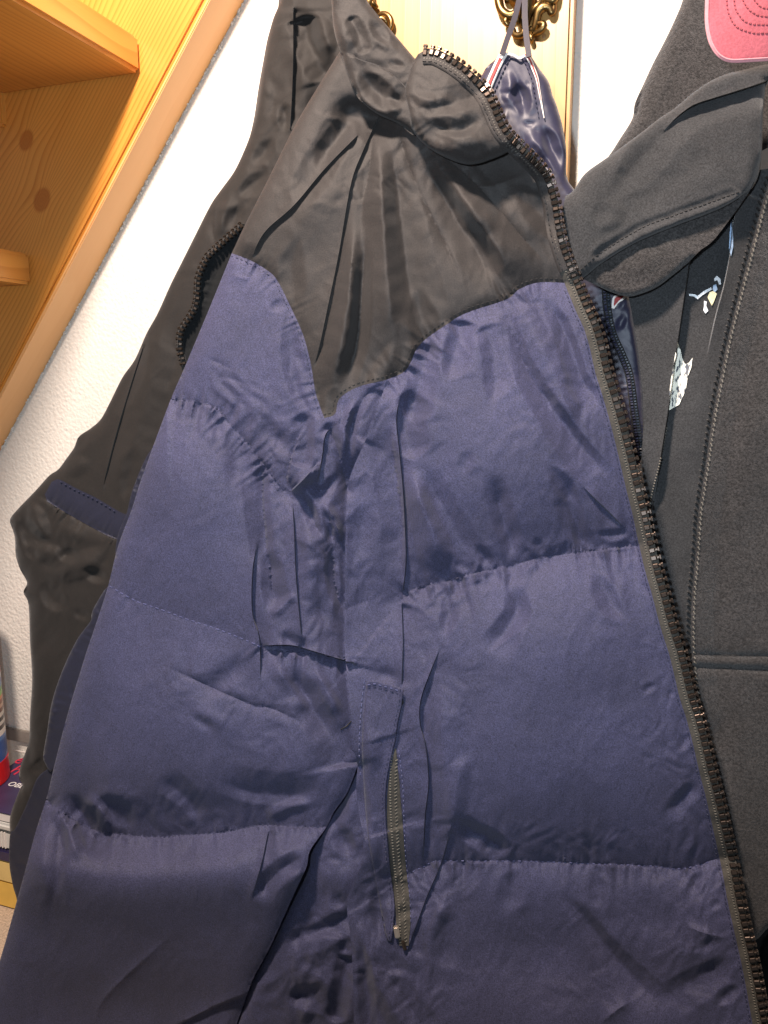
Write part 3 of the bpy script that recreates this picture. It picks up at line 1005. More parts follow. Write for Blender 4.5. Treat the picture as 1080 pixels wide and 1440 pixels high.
feats = [
    # ---- baffles
    ('c', S1, -9, 42, 34, 0.10, 0.08), ('p', S1, 6, 16, 16), ('p', S1, 3, 7, 9),
    ('c', S2, -3, 30, 25, 0.05, 0), ('p', S2[:7], 1.5, 14, 12), ('p', S2[6:], 7, 20, 16),
    ('c', S3, -20, 44, 46, 0, 0), ('p', S3, 8, 30, 13), ('p', S3, 3.5, 10, 7),
    ('c', B1, -19, 52, 60, 0.0, 0.12), ('p', B1, 9, 26, 18), ('p', B1, 4, 10, 8),
    ('c', B2, -19, 50, 58, 0, 0), ('p', B2, 8, 26, 17), ('p', B2, 3.5, 9, 8),
    ('c', np.array(NRb)[::12].tolist(), -6, 26, 18, 0, 0), ('p', np.array(NRb)[::12].tolist(), 5, 20, 22), ('p', np.array(NRb)[::12].tolist(), 2.5, 8, 8),
    ('c', np.array(NL)[::10].tolist(), -4, 14, 14, 0.1, 0), ('p', np.array(NL)[::10].tolist(), 2.5, 12, 14),
    # ---- sleeve volume
    ('g', [(-60, 1215), (80, 1225), (160, 1236), (260, 1234), (400, 1215), (480, 1190)], 20, 62, 44, 0, 0), ('b', (180, 1450), -26, 260, 90, 0),
    ('g', [(120, 1110), (200, 1105), (300, 1100), (420, 1075), (500, 1050)], 5, 32, 60, 0.1, 0),
    ('f', [(222, 1092), (258, 1118), (290, 1156)], -4, 20, 12, 26, 16, .3, .1), ('f', [(290, 1092), (350, 1112), (420, 1116), (462, 1098)], -4, 16, 16, 34, 30, .3, .2), ('f', [(372, 1160), (392, 1140), (440, 1128)], 3, 12, 10, 12, 12),
    ('b', (270, 690), 12, 70, 120, 15), ('b', (240, 1000), 12, 110, 80, 15),
    ('r', SL[::4].tolist(), 16, 26), ('r', SH[::4].tolist(), 14, 22),
    ('r', SR[::4].tolist(), 16, 36),
    ('g', [(250, 1215), (262, 1195), (275, 1180)], -4, 10, 10),
    ('f', [(358, 1268), (380, 1236), (405, 1216), (432, 1206)], -8, 22, 14, 16, 16, .15, .1), ('g', [(400, 1250), (420, 1232), (430, 1225)], 5, 10, 8),
    ('g', [(345, 1270), (352, 1230), (366, 1180)], -3.5, 6, 12),
    ('f', [(90, 1112), (112, 1136), (132, 1172), (147, 1208)], -9, 12, 22, 12, 18, .2, .2), ('f', [(76, 1128), (96, 1165), (112, 1215)], 6, 14, 16, 12, 18, .15, .3), ('f', [(118, 1118), (140, 1140), (158, 1172)], 5, 10, 12, 14, 12, .2, .1),
    ('g', [(130, 1140), (150, 1132), (175, 1150), (190, 1172)], -6, 9, 10),
    ('g', [(60, 1300), (72, 1200), (90, 1100)], 3, 8, 14), ('g', [(78, 1270), (82, 1190), (90, 1130)], -5, 7, 9),
    ('c', [(245, 1310), (150, 1400), (130, 1450)][::-1], 3, 8, 8),
    ('c', [(226, 933), (285, 961), (330, 981), (359, 993), (381, 996), (422, 1015), (446, 1031)], -3.4, 9, 5, .3, .3),
    ('b', (320, 950), -5, 50, 14, -35), ('b', (300, 1012), 4, 26, 14, 30), ('b', (285, 1016), -4, 14, 7, 30),
    # sleeve wrinkles, upper
    ('c', [(286, 500), (310, 512), (332, 522)], -1.6, 5, 5), ('c', [(300, 530), (320, 532), (350, 540)], -1.6, 6, 6), ('c', [(320, 385), (345, 392), (360, 388)], 1.5, 5, 5),
    ('g', [(402, 430), (408, 470), (415, 520), (430, 570), (448, 600)], -5, 9, 8), ('g', [(385, 420), (395, 440)], -6, 10, 12), ('g', [(412, 490), (424, 540), (440, 580)], 3, 5, 5),
    ('g', [(432, 575), (433, 616), (428, 660)], -7, 12, 5, .2, .1), ('s', [(470, 600), (458, 612), (453, 645), (446, 682)], 3, 12, -4, 9, .2, .1),
    ('s', [(407, 692), (424, 676), (437, 662), (450, 648)], 5, 14, -4, 10, .2, .2),
    ('g', [(300, 578), (304, 600), (300, 620)], -5, 8, 8), ('g', [(333, 560), (327, 598)], -4, 6, 6), ('g', [(340, 610), (350, 590), (345, 575)], -4, 6, 6),
    ('g', [(360, 640), (372, 670), (372, 705)], -4, 7, 7), ('b', (335, 650), -7, 18, 40, -10), ('b', (395, 620), -6, 24, 12, 40),
    # armpit gusset
    ('f', [(402, 694), (424, 676), (449, 649)], 7, 16, 14, 9, 12, .1, .15), ('f', [(424, 673), (438, 688), (450, 693), (464, 684), (474, 664)], -6, 8, 8, 12, 10, .15, .15),
    ('c', [(458, 593), (472, 625), (482, 660), (489, 690)], -6, 7, 7, .1, 0), ('f', [(453, 698), (466, 722), (484, 765)], 7, 10, 14, 8, 9, .1, .1), ('f', [(453, 708), (462, 728), (468, 748), (471, 770)], -13, 12, 12, 8, 7, .15, .05),
    ('g', [(469, 768), (480, 766), (489, 772)], 3, 4, 4), ('f', [(516, 554), (498, 593), (491, 651)], -9, 10, 8, 9, 7, .1, .2), ('f', [(500, 560), (485, 600), (484, 650)], 5, 8, 6, 8, 6), ('c', [(530, 548), (515, 556), (506, 570)][::-1], -5, 8, 8),
    ('s', np.array(FB)[4:26:4].tolist(), -5, 10, 4, 16, .1, .1), ('c', [(480, 565), (476, 600), (480, 640)], 3, 5, 6),
    ('s', np.array(FB)[24::6].tolist(), -21, 27, 4, 18, .12, 0.02),
    # sleeve right half: vertical creases and the facets between them
    ('f', [(350, 630), (367, 655), (371, 710), (375, 761), (380, 818)], -7, 34, 24, 8, 12, .15, .2),
    ('s', [(411, 698), (414, 745), (416, 800), (420, 850), (425, 900)], 4, 14, -3, 16, .2, .1), ('f', [(428, 720), (434, 790), (440, 860)], 4, 14, 18, 20, 30),
    ('s', [(364, 757), (356, 800), (355, 859), (365, 898), (367, 960)], 4, 30, -5, 16, .2, .2),
    ('f', [(376, 772), (381, 820), (388, 864)], -8, 12, 18, 18, 28, .2, .1), ('f', [(381, 868), (398, 853), (420, 834)], 5, 8, 8, 12, 10, .1, .2),
    ('f', [(467, 756), (469, 780), (472, 823), (483, 862)], -11, 14, 12, 7, 6, .12, .15), ('f', [(446, 790), (450, 840), (455, 890)], -5, 26, 30, 20, 16),
    ('s', [(367, 908), (410, 908), (440, 916), (487, 930)], -7, 9, 7, 18, .15, 0), ('f', [(398, 884), (412, 905), (440, 914)], -7, 14, 14, 12, 16), ('b', (452, 740), 6, 16, 30, 10), ('b', (445, 845), 5, 20, 50, 12),
    ('f', [(425, 692), (440, 725), (455, 760)], -5, 12, 14, 9, 9), ('c', [(452, 785), (462, 770), (472, 762)], -3, 4, 4),
    ('f', [(398, 937), (420, 965), (440, 995), (472, 1050)], -9, 24, 30, 20, 22, .15, .1), ('f', [(380, 925), (405, 962), (440, 1010)], 4, 14, 16, 14, 12), ('b', (470, 1055), -9, 22, 36, 20), ('f', [(440, 935), (462, 975), (480, 1010)], 4, 12, 12, 10, 10),
    ('c', [(479, 1026), (488, 1018), (494, 1013)], -2.5, 2, 2),
    ('g', [(380, 1165), (375, 1200), (366, 1260)], -3, 9, 9),
    # ---- front panel
    ('s', [(566, 548), (558, 587), (562, 636), (566, 676), (569, 720), (571, 790), (565, 846)], 4, 12, -4, 14, .12, .1),
    ('f', [(556, 570), (552, 620), (560, 680), (566, 730), (566, 820)], -6, 38, 30, 8, 8),
    ('f', [(577, 652), (590, 700), (607, 745), (622, 785), (636, 809)], 9, 14, 40, 16, 40, .08, .05), ('f', [(588, 652), (612, 710), (640, 770), (655, 806)], -5, 12, 26, 24, 40, .1, .05),
    ('g', [(577, 545), (572, 600), (582, 650)], -7, 9, 14, .2, .2),
    ('s', [(565, 846), (567, 900), (565, 968)], 2.5, 14, -2.5, 14, .1, .1),
    ('g', [(520, 700), (505, 760), (492, 800)], -4, 12, 12), ('c', [(484, 857), (505, 849), (523, 843)], -3, 14, 14, 0, .2),
    ('g', [(637, 787), (645, 795), (660, 806)], -7, 6, 7), ('g', [(664, 764), (678, 780), (694, 801)], -7, 7, 8), ('f', [(694, 664), (705, 720), (716, 755), (724, 794)], -6, 20, 16, 16, 24, .3, .05),
    ('g', [(752, 752), (757, 768), (766, 784)], -5, 7, 7), ('g', [(560, 845), (572, 838), (580, 828)], 6, 5, 5),
    ('g', [(637, 824), (632, 850), (624, 900)], -5, 6, 8), ('g', [(600, 830), (595, 855)], -5, 5, 6), ('g', [(675, 812), (668, 832)], -5, 6, 6),
    ('s', [(623, 903), (606, 944), (592, 985), (591, 1017), (599, 1050), (603, 1100), (598, 1150), (595, 1215)], 4, 20, -5, 30, .2, .12),
    ('f', [(630, 930), (622, 1000), (628, 1100), (640, 1190)], 4, 20, 24, 30, 40),
    ('f', [(722, 818), (727, 856), (715, 881), (686, 922)], -6, 16, 24, 14, 34, .1, .2), ('c', [(686, 920), (720, 895), (748, 872)], 3, 8, 8),
    ('f', [(712, 418), (723, 472), (745, 524), (782, 580), (819, 631), (866, 685)], -6, 14, 40, 10, 16, .05, .1), ('f', [(764, 408), (797, 472), (819, 535), (855, 585)], -5, 12, 30, 10, 14, .1, .15),
    ('g', [(727, 424), (767, 498), (797, 572), (816, 605)], 4, 10, 10, .1, .2),
    ('g', [(649, 448), (645, 480), (627, 537)], -6, 9, 12, .1, .3), ('g', [(679, 455), (697, 506), (693, 570)], -4.5, 9, 12, .1, .3), ('g', [(604, 480), (590, 540), (580, 600)], -6, 9, 12, .1, .2),
    ('g', [(770, 652), (782, 665), (816, 713)], -3.5, 8, 6), ('s', [(815, 680), (835, 700), (858, 722), (882, 747)], -2.5, 9, 2.5, 10, .3, .3), ('g', [(664, 631), (655, 650), (650, 672)], -3.5, 8, 8),
    ('f', [(790, 670), (806, 724), (821, 769), (832, 790)], -5, 24, 18, 16, 20), ('g', [(834, 798), (861, 851), (886, 876)], -4.5, 9, 7), ('c', [(848, 772), (870, 777), (892, 772)], -3, 6, 8),
    ('g', [(835, 750), (860, 752), (890, 748)], -3, 5, 5), ('g', [(902, 979), (913, 968), (927, 960)], -4, 5, 6), ('g', [(938, 978), (948, 972)], -4, 5, 5),
    ('g', [(900, 815), (912, 840)], -4, 5, 6),
    ('f', [(784, 1248), (823, 1292), (858, 1338), (897, 1380), (946, 1430)], -5, 10, 40, 8, 26, .1, .1), ('b', (925, 1292), -4, 44, 26, 20), ('c', [(962, 1300), (990, 1312), (1026, 1320)], 4, 10, 8),
    ('f', [(920, 1408), (975, 1378), (1034, 1346)], -3.5, 40, 30, 20, 14, .3, .1), ('c', [(841, 1442), (868, 1420), (892, 1405)], 5, 10, 14),
    ('f', [(940, 1150), (962, 1120), (984, 1098)], -3.2, 26, 14, 18, 10, .3, .1), ('g', [(964, 1262), (976, 1245), (990, 1224)], -6, 6, 7), ('g', [(995, 1285), (1006, 1272), (1018, 1264)], -5, 6, 6),
    ('g', [(950, 1060), (962, 1045), (975, 1030)], -4, 6, 7), ('g', [(1000, 1415), (1020, 1400), (1045, 1385)], -5, 7, 7),
    ('f', [(640, 1148), (668, 1170), (692, 1185), (715, 1206)], -7, 14, 26, 14, 20, .15, .1), ('f', [(664, 1052), (643, 1104), (637, 1180)], 3, 16, 18, 14, 20, .2, .1), ('g', [(595, 1000), (597, 1040)], -3, 6, 6),
    ('g', [(735, 1218), (720, 1245), (705, 1290)], -4, 9, 12), ('g', [(635, 1250), (605, 1300), (590, 1340)], 5, 12, 9), ('g', [(640, 1228), (632, 1262)], -4, 8, 8),
    ('g', [(835, 1222), (842, 1258), (848, 1290)], -3, 7, 7), ('g', [(925, 1222), (933, 1240)], -4, 5, 5), ('g', [(775, 1182), (790, 1205)], -4, 7, 7), ('g', [(825, 1180), (830, 1205)], -3.5, 7, 7),
    ('b', (760, 1340), -16, 170, 80, 10), ('b', (750, 1060), 12, 150, 120, 0), ('b', (720, 640), 14, 110, 130, -15), ('b', (770, 900), 12, 120, 90, 0),
    # pocket region folds below the zip
    ('f', [(488, 1262), (500, 1300), (520, 1350), (545, 1400), (575, 1455)], 6, 14, 22, 22, 40, .05, 0), ('f', [(520, 1330), (536, 1356), (556, 1388), (590, 1440)], -4.5, 16, 26, 16, 26, .1, 0), ('f', [(503, 1310), (512, 1350), (520, 1440)], -5, 10, 16, 12, 12, .2, 0),
    ('s', [(641, 1138), (622, 1210), (600, 1263), (571, 1342)], 2.5, 16, -2.5, 26, .3, .05), 
    ('s', [(240, 1446), (300, 1416), (347, 1398)], -3, 20, 3, 14, .3, 0), ('s', [(378, 1168), (368, 1215), (352, 1270)], 2, 20, -3, 16, .05, .3),
    ('g', [(528, 1240), (532, 1280), (536, 1320)], -5, 6, 6), ('g', [(540, 1340), (560, 1360), (578, 1372)], -6, 8, 10), ('g', [(509, 1090), (512, 1140), (518, 1190)], -4, 7, 5), ('g', [(521, 1200), (545, 1250), (548, 1300)], -4, 9, 8),
    ('g', [(515, 1010), (523, 1060), (518, 1100)], 3, 8, 8), ('c', [(523, 1045), (535, 1033), (548, 1036)], 2, 5, 5), ('b', (546, 950), -5, 22, 10, 15),
    ('g', [(592, 1365), (620, 1290), (632, 1240)][::-1], 4, 7, 12),
    # ---- yoke
    ('b', (524, 172), -16, 34, 22, 20), ('s', [(535, 160), (510, 215), (494, 260), (477, 357), (462, 430), (451, 482), (441, 521)], 2, 22, -2.5, 16, .05, .1),
    ('f', [(500, 290), (497, 350), (490, 420), (480, 480), (460, 562)], 8, 14, 30, 14, 24, .2, .05), ('f', [(512, 330), (508, 411), (502, 478), (478, 556)], -5, 12, 16, 12, 20, .2, .05), ('c', [(524, 180), (518, 250), (506, 290)], -4, 9, 6, .1, .3), ('c', [(560, 190), (590, 270), (625, 340), (650, 400)], -4, 9, 9, .1, .4), ('c', [(620, 215), (680, 270), (740, 340), (775, 375)], -4, 9, 9, .1, .4), 
    ('f', [(531, 182), (537, 250), (541, 320), (546, 400), (556, 512)], 8, 18, 54, 16, 36, .1, .1), ('f', [(546, 182), (556, 270), (566, 360), (584, 490)], -5, 16, 30, 20, 64, .1, .05), 
    ('f', [(600, 212), (632, 248), (667, 300), (702, 350), (724, 408)], 8, 20, 32, 30, 70, .05, .05), ('f', [(585, 214), (610, 252), (645, 302), (684, 358), (708, 412)], -6, 20, 50, 14, 18, .05, .05), 
    ('s', [(506, 188), (458, 237), (414, 289), (377, 322), (362, 345), (355, 366)], 3, 26, -2, 16, .05, .1), ('f', [(500, 172), (478, 190), (440, 240)], -4, 22, 16, 16, 10, .05, .4), ('b', (490, 160), -8, 16, 22, 30), ('g', [(490, 170), (455, 230), (415, 300)], -5, 14, 10, .1, .3),
    ('g', [(640, 270), (672, 300), (705, 325)], 5, 14, 12), ('c', [(655, 232), (657, 245), (656, 258)], -4, 5, 5), ('g', [(700, 260), (740, 300), (770, 350)], 4, 16, 16),
    ('g', [(610, 520), (596, 470), (585, 400)][::-1], -5, 8, 12), ('c', [(740, 245), (690, 262), (655, 262)][::-1], 3, 14, 9), ('g', [(720, 270), (768, 310), (790, 350)], -4, 9, 9),
    ('c', [(377, 372), (373, 382)], -2, 3, 3), ('g', [(420, 330), (410, 380), (420, 440)], -3, 9, 9), ('b', (440, 290), 6, 40, 60, 35),
    ('g', [(510, 560), (545, 512), (560, 470)][::-1], 3, 8, 9),
]
PUF = Surf(0.62, 0.16, -0.08, feats, wrinkle=0.8, wl=46, seed=3, aniso=(1, 1.6, 8), gain={'g': 1.8, 'f': 2.5, 'c': 1.9, 's': 1.7, 'b': 1.6, 'p': 1.5},
           crumple=[(560, 800, 900, 900, 0, 0.3), (440, 760, 60, 190, 0, 1.6), (520, 620, 60, 100, 20, 1.2), (600, 1000, 70, 260, 0, 1.2), (560, 1340, 90, 110, 0, 2.4), (530, 220, 110, 80, 0, 1.2), (330, 1000, 160, 60, 30, 1.0), (250, 1150, 220, 40, 0, 1.6), (340, 600, 100, 60, 35, 1.6), (980, 1200, 50, 260, -12, 1.6), (900, 1340, 160, 80, 0, 1.0), (800, 560, 90, 160, -25, 1.0), (690, 1190, 240, 40, 0, 1.6), (700, 800, 200, 40, -10, 1.6)])

# ------------------------------------------------------------------ puffer jacket
puffer = empty('puffer_jacket', at(560, 60, 0.70), 'navy quilted puffer jacket with black shoulder yoke and wide open front zip, in the middle', 'jacket')
edgeR = TEETH[np.argmin(np.abs(TEETH[:, 1] - 399)):]
edgeR = offset(edgeR, -3)
cl = cloth('front_panel', PUF, cat(NRb, edgeR[1:], [(1060, 1470), (780, 1470)], PL[::-1], FB[::-1]), M_NAVY, puffer, sp=2.6, skirt=0.012, nudge=1.4)
cloth('sleeve', PUF, cat(NL, NRa, FB, SR, [(150, 1470)], SL[::-1]), M_NAVY, puffer, sp=2.6, skirt=0.03, nudge=1.4)
cloth('seam_backing', PUF, cat(offset(FB, -14), offset(FB, 16)[::-1]), M_NAVY, puffer, sp=5, lift=-30)  # unseen backing strip added so no light shows through the seam slot
edgeY = TEETH[np.argmin(np.abs(TEETH[:, 1] - 207)):np.argmin(np.abs(TEETH[:, 1] - 399)) + 1]
edgeY = offset(edgeY, -3)
cloth('yoke', PUF, cat([(481, 67), (512, 118), (560, 150), (650, 185), (720, 190)], edgeY, NRb[::-1], NRa[::-1], NL[::-1], SH[::-1]), M_BLACK, puffer, sp=2.6)

side_f = [
    ('g', [(470, 1150), (488, 1190), (497, 1215)], -7, 9, 7), ('f', [(395, 1324), (440, 1314), (492, 1286)], -7, 26, 24, 14, 14, .2, 0), ('g', [(470, 1250), (480, 1270), (492, 1262)], -6, 9, 9),
    ('b', (470, 1235), 10, 26, 22, 30), ('g', [(400, 1350), (440, 1322), (500, 1318)], 7, 20, 8), ('g', [(492, 1340), (484, 1370), (478, 1400), (470, 1440)], -9, 8, 8, .1, .1),
    ('g', [(480, 1310), (487, 1340), (482, 1350)], -6, 7, 7), ('g', [(395, 1400), (440, 1405), (470, 1425)], -8, 9, 10), ('g', [(420, 1440), (440, 1408), (470, 1420)], 5, 9, 9), ('b', (440, 1370), 8, 40, 18, 20),
    ('g', [(478, 1085), (474, 1130), (468, 1180)], -6, 7, 9),
    ('r', SR[::4].tolist(), 22, 16), ('b', (440, 1460), -18, 90, 60, 0),
]
SIDE = Surf(0.636, 0.16, -0.08, side_f, wrinkle=1.0, wl=40, seed=21, crumple=[(450, 1280, 200, 250, 0, 2.2)], aniso=(1, 1.6, 8), gain={'g': 1.8, 'f': 1.8})
cloth('side_panel', SIDE, cr([(490, 1050), (530, 1100), (545, 1200), (530, 1320), (530, 1475), (280, 1475), (330, 1400), (400, 1240), (450, 1130), (490, 1050)], 6)[:-1], M_NAVY, puffer, sp=3)

# collar
coll_f = [
    ('s', [(500, 81), (512, 86), (533, 93), (555, 108), (572, 124)], 3, 10, -3, 8, 0, 0),
    ('g', [(505, 92), (520, 120), (545, 140), (570, 150)], -9, 10, 10), ('g', [(540, 130), (548, 146), (558, 152), (566, 140)], 8, 6, 6), ('b', (560, 140), -6, 8, 7, 0),
    ('g', [(493, 22), (500, 40), (508, 60), (514, 76)], -4, 6, 7, .1, .1), ('g', [(518, 24), (533, 46), (545, 66)], -5, 6, 8), ('g', [(548, 52), (560, 64), (562, 74)], -5, 6, 6), ('g', [(542, 84), (556, 92), (574, 96)], -6, 5, 7),
    ('g', [(524, 50), (538, 62), (546, 76)], 4, 6, 6), ('g', [(480, 20), (484, 50), (492, 80)], 5, 8, 10), ('r', [(518, -20), (518, 4), (551, 44), (583, 82)], 12, 16), ('r', [(466, -20), (466, 0), (470, 44), (481, 81), (499, 130)], 12, 14),
    ('r', [(499, 130), (514, 148), (535, 163), (560, 174), (585, 190)], 16, 14),
]
COLB = Surf(0.610, 0.16, -0.08, coll_f, wrinkle=0.8, wl=36, seed=31, gain={'g': 1.4}, crumple=[(530, 100, 70, 90, 20, 0.7)])
cloth('collar', COLB, cat(cr([(466, -24), (466, 0), (470, 44), (481, 81), (499, 130), (514, 148), (535, 163), (560, 174), (585, 190), (590, 150), (592, 84)], 4), cr([(583, 82), (551, 44), (518, 4), (503, -24)], 4)), M_BLACK, puffer, sp=2.4, skirt=0.01)
tz = TEETH[:np.argmin(np.abs(TEETH[:, 1] - 209)) + 1]
flapR = offset(tz, -3)
low = [(731, 206), (718, 212), (705, 219), (690, 225), (675, 230), (660, 232), (648, 230), (636, 226), (617, 217), (600, 206), (588, 194), (578, 180)]
flap_f = [
    ('f', [(600, 172), (645, 184), (680, 164)], -6, 10, 10, 18, 18, .3, .3), ('f', [(590, 152), (640, 145), (694, 120)], -6, 14, 16, 24, 26, .25, .1), ('f', [(575, 130), (600, 140), (640, 135)], 4, 12, 12, 12, 12), ('g', [(590, 138), (612, 146), (640, 143)], 4, 8, 8), ('g', [(585, 165), (620, 195), (645, 205)], -7, 12, 10),
    ('b', (655, 200), 10, 40, 16, -8), ('b', (620, 110), 5, 30, 22, 20), ('g', [(575, 130), (582, 142), (590, 150)], -5, 6, 6), ('r', low, 20, 18), ('r', [(583, 82), (573, 111), (570, 126), (578, 180)], 9, 12), ('b', (645, 165), 14, 70, 50, 20),
    ('p', low, 3, 14, 12),
]
COLF = Surf(0.596, 0.16, -0.08, flap_f, wrinkle=0.8, wl=34, seed=41, gain={'f': 1.5}, crumple=[(620, 170, 70, 60, 20, 0.6)])
cloth('collar_flap', COLF, cat(flapR, cr(low, 4), cr([(576, 160), (570, 134), (570, 122), (573, 111), (580, 90), (588, 76)], 4)), M_BLACK, puffer, sp=2.4, skirt=0.012)

# main zip: a blended surface runs from the collar flap to the front panel


class ZipSurf:
    def __init__(self, blend=(200, 262)):
        self.b = blend

    def P(self, U, V, lift=0.0):
        U = np.asarray(U, float)
        V = np.asarray(V, float)
        k = sm(self.b[0], self.b[1], V)[..., None]
        return COLF.P(U, V, lift) * (1 - k) + PUF.P(U, V, lift) * k

    def scale(self):
        return 0.61 / F


ZS = ZipSurf()
zipper = ribbon('zipper', ZS, TEETH, -21, 1.0, M_TAPE, puffer, lift=2.2, thick=2.0)
zk = TEETH[:np.argmin(np.abs(TEETH[:, 1] - 380))]
ribbon('tape_facing', ZS, zk, -22, -4.5, M_BLACK, zipper, lift=3.6, thick=2.6)
px = 0.61 / F


def tooth_mesh(name, mat, w, l, h):
    """a moulded zip tooth: foot on the tape and a head that hooks out past its edge"""
    bm = bmesh.new()
    box_bm(bm, Matrix.Translation((-w * 0.22, 0, 0)), w * 0.62, l * 0.66, h, 0.86)
    box_bm(bm, Matrix.Translation((w * 0.24, 0, h * 0.05)), w * 0.36, l * 0.42, h * 0.8, 0.85)
    box_bm(bm, Matrix.Translation((w * 0.46, 0, h * 0.05)), w * 0.24, l * 0.74, h * 0.95, 0.8)
    bmesh.ops.bevel(bm, geom=list(bm.edges), offset=l * 0.06, segments=1, affect='EDGES')
    bmesh.ops.recalc_face_normals(bm, faces=list(bm.faces))
    me = bpy.data.meshes.new(name)
    bm.to_mesh(me)
    bm.free()
    me.materials.append(mat)
    return me


def teeth(surf, path, pitch, me, parent, lift, side=0.0, name='zipper_tooth', flip=1):
    P = resample(path, 1.0)
    A = arc(P)
    s = 3.0
    out = []
    while s < A[-1] - 3:
        i = int(np.argmin(np.abs(A - s)))
        p, T, X, N = frame_at(surf, P, i, lift, 9)
        pt = pitch(P[i][1]) if callable(pitch) else pitch
        o = bpy.data.objects.new(name, me)
        X = X * flip
        jit = Matrix.Rotation(random.uniform(-.06, .06), 4, 'Z') @ Matrix.Rotation(random.uniform(-.16, .16), 4, 'Y') @ Matrix.Rotation(random.uniform(-.14, .14), 4, 'X')
        T2 = N.cross(X)
        sc = pt / 11.0
        o.matrix_world = M4(p + X * side * px, X, T2, N) @ jit @ Matrix.Diagonal((0.7 + 0.3 * sc, sc, 0.7 + 0.3 * sc, 1))
        COL.objects.link(o)
        o.parent = parent
        o.matrix_parent_inverse = parent.matrix_world.inverted()
        out.append(o)
        s += pt
    return out


TM = tooth_mesh('zipper_tooth', M_TOOTH, 13 * px, 10 * px, 5 * px)
teeth(ZS, TEETH, lambda v: np.interp(v, [70, 200, 380, 560, 700, 1000, 1440], [9.6, 9.2, 8.6, 11, 11, 10.2, 10.6]), TM, zipper, 4.0, side=-2)
stitches(ZS, offset(TEETH, -13), M_THREADO, zipper, dash=2.6, gap=2, width=1.2, lift=3.0, tilt=1.2)
stitches(ZS, offset(zk, -17), M_THREADK, zipper, dash=5, gap=3, width=1.3, lift=4.2, name='collar_stitching')
# thread bar where collar tape meets the chest zip
bm = bmesh.new()
for (a, b) in (((797, 386), (812, 380)), ((797, 386), (803, 392)), ((806, 378), (814, 386))):
    W = ZS.P(np.array([a[0], (a[0] + b[0]) / 2, b[0]]), np.array([a[1], (a[1] + b[1]) / 2 - 1, b[1]]), 7.0)
    tube_bm(bm, W, 0.0006, 6)
bm_obj('thread_end', bm, M_THREADK, zipper, smooth=True)

# seam stitching
for nm, path, mt, kw in (
        ('S1', S1[1:8], M_THREADND, dict(dash=5, gap=3)), ('S2', S2[1:8], M_THREADN, dict(dash=6, gap=3)), ('S2', S2[7:], M_THREADND, dict(dash=5, gap=3)),
        ('S3', S3[1:], M_THREADND, dict(dash=4, gap=3)), ('B1', B1[:-1], M_THREADND, dict(dash=4, gap=4)), ('B2', B2[1:-1], M_THREADN, dict(dash=4, gap=4))):
    stitches(PUF, path, mt, puffer, width=1.3, lift=0.4, name='seam_stitching', **kw)
stitches(PUF, offset(NRb, 5), M_THREADK, puffer, dash=4, gap=3, width=1.2, lift=0.5, name='yoke_stitching')
stitches(PUF, offset(NRa, 5), M_THREADK, puffer, dash=4, gap=3, width=1.2, lift=0.5, name='yoke_stitching')
stitches(PUF, offset(NL[:], -4), M_THREADND, puffer, dash=4, gap=3, width=1.2, lift=0.5, name='yoke_stitching')
stitches(PUF, offset(edgeR, -21), M_THREADND, puffer, dash=4, gap=3, width=1.3, lift=0.6, name='edge_stitching')

# chest pocket: welt, zip and puller
WT = [(516, 958), (528, 957), (540, 960), (555, 964), (567, 969)]
WR = [(567, 969), (565, 990), (559, 1017), (556, 1040), (552, 1056), (545, 1090), (542, 1120), (543, 1160), (547, 1205), (551, 1240), (555, 1276), (551, 1322)]
WL = [(516, 958), (513, 985), (511, 1010), (509, 1050), (511, 1095), (514, 1140), (518, 1180), (524, 1215), (533, 1265), (543, 1318), (551, 1326)]
welt_o = cat(cr(WT, 3), cr(WR, 3), cr(WL, 3)[::-1])
WELT = Surf(0.62, 0.16, -0.08, [], wrinkle=0)
WELT.H = lambda U, V: PUF.H(U, V) + 4.5 + 3.0 * np.exp(-((nearest(cr(WT, 4), np.asarray(U, float), np.asarray(V, float))[0]) / 7.0) ** 2) - 4.5 * np.exp(-np.abs(nearest(cr(WL, 6), np.asarray(U, float), np.asarray(V, float))[0]) / 5.0) + 1.2 * np.exp(-((nearest(cr(WR, 6), np.asarray(U, float), np.asarray(V, float))[0]) / 4.0) ** 2)
cloth('pocket_welt', WELT, welt_o, M_NAVY, puffer, sp=2.4, lift=1.2, skirt=0.002)
stitches(WELT, offset(cr(WT, 3), -5), M_THREADN, puffer, dash=5, gap=3, width=1.3, lift=1.8, name='pocket_stitching')
stitches(WELT, offset(cr(WT, 3), -9), M_THREADND, puffer, dash=5, gap=3, width=1.3, lift=1.8, name='pocket_stitching')
stitches(PUF, offset(cr(WL[:5], 3), -4), M_THREADN, puffer, dash=5, gap=3, width=1.3, lift=1.0, name='pocket_stitching')
stitches(WELT, offset(cr(WR, 3), -4), M_THREADND, puffer, dash=4, gap=3, width=1.2, lift=1.8, name='pocket_stitching')
PZ = cr([(556, 1052), (554, 1090), (554, 1130), (556, 1170), (560, 1220), (566, 1275), (568, 1330)], 4)
hw = np.interp(PZ[:, 1], [1052, 1075, 1100, 1150, 1250, 1300, 1335], [1, 4, 8, 11, 11, 10, 6])
zl, zr = offset(PZ, -1), offset(PZ, 1)
tapeo = cat(PZ - np.stack([hw, 0 * hw], -1), (PZ + np.stack([hw, 0 * hw], -1))[::-1])
PZS = Surf(0.62, 0.16, -0.08, [], wrinkle=0)
PZS.H = lambda U, V: PUF.H(U, V)
pz = cloth('pocket_zip', PZS, tapeo, M_TAPE, puffer, sp=2.4, lift=1.6)
stitches(PZS, offset(PZ, -5), M_THREADO, pz, dash=3.2, gap=1, width=1.3, lift=2.2, tilt=1.57, name='zip_coil')
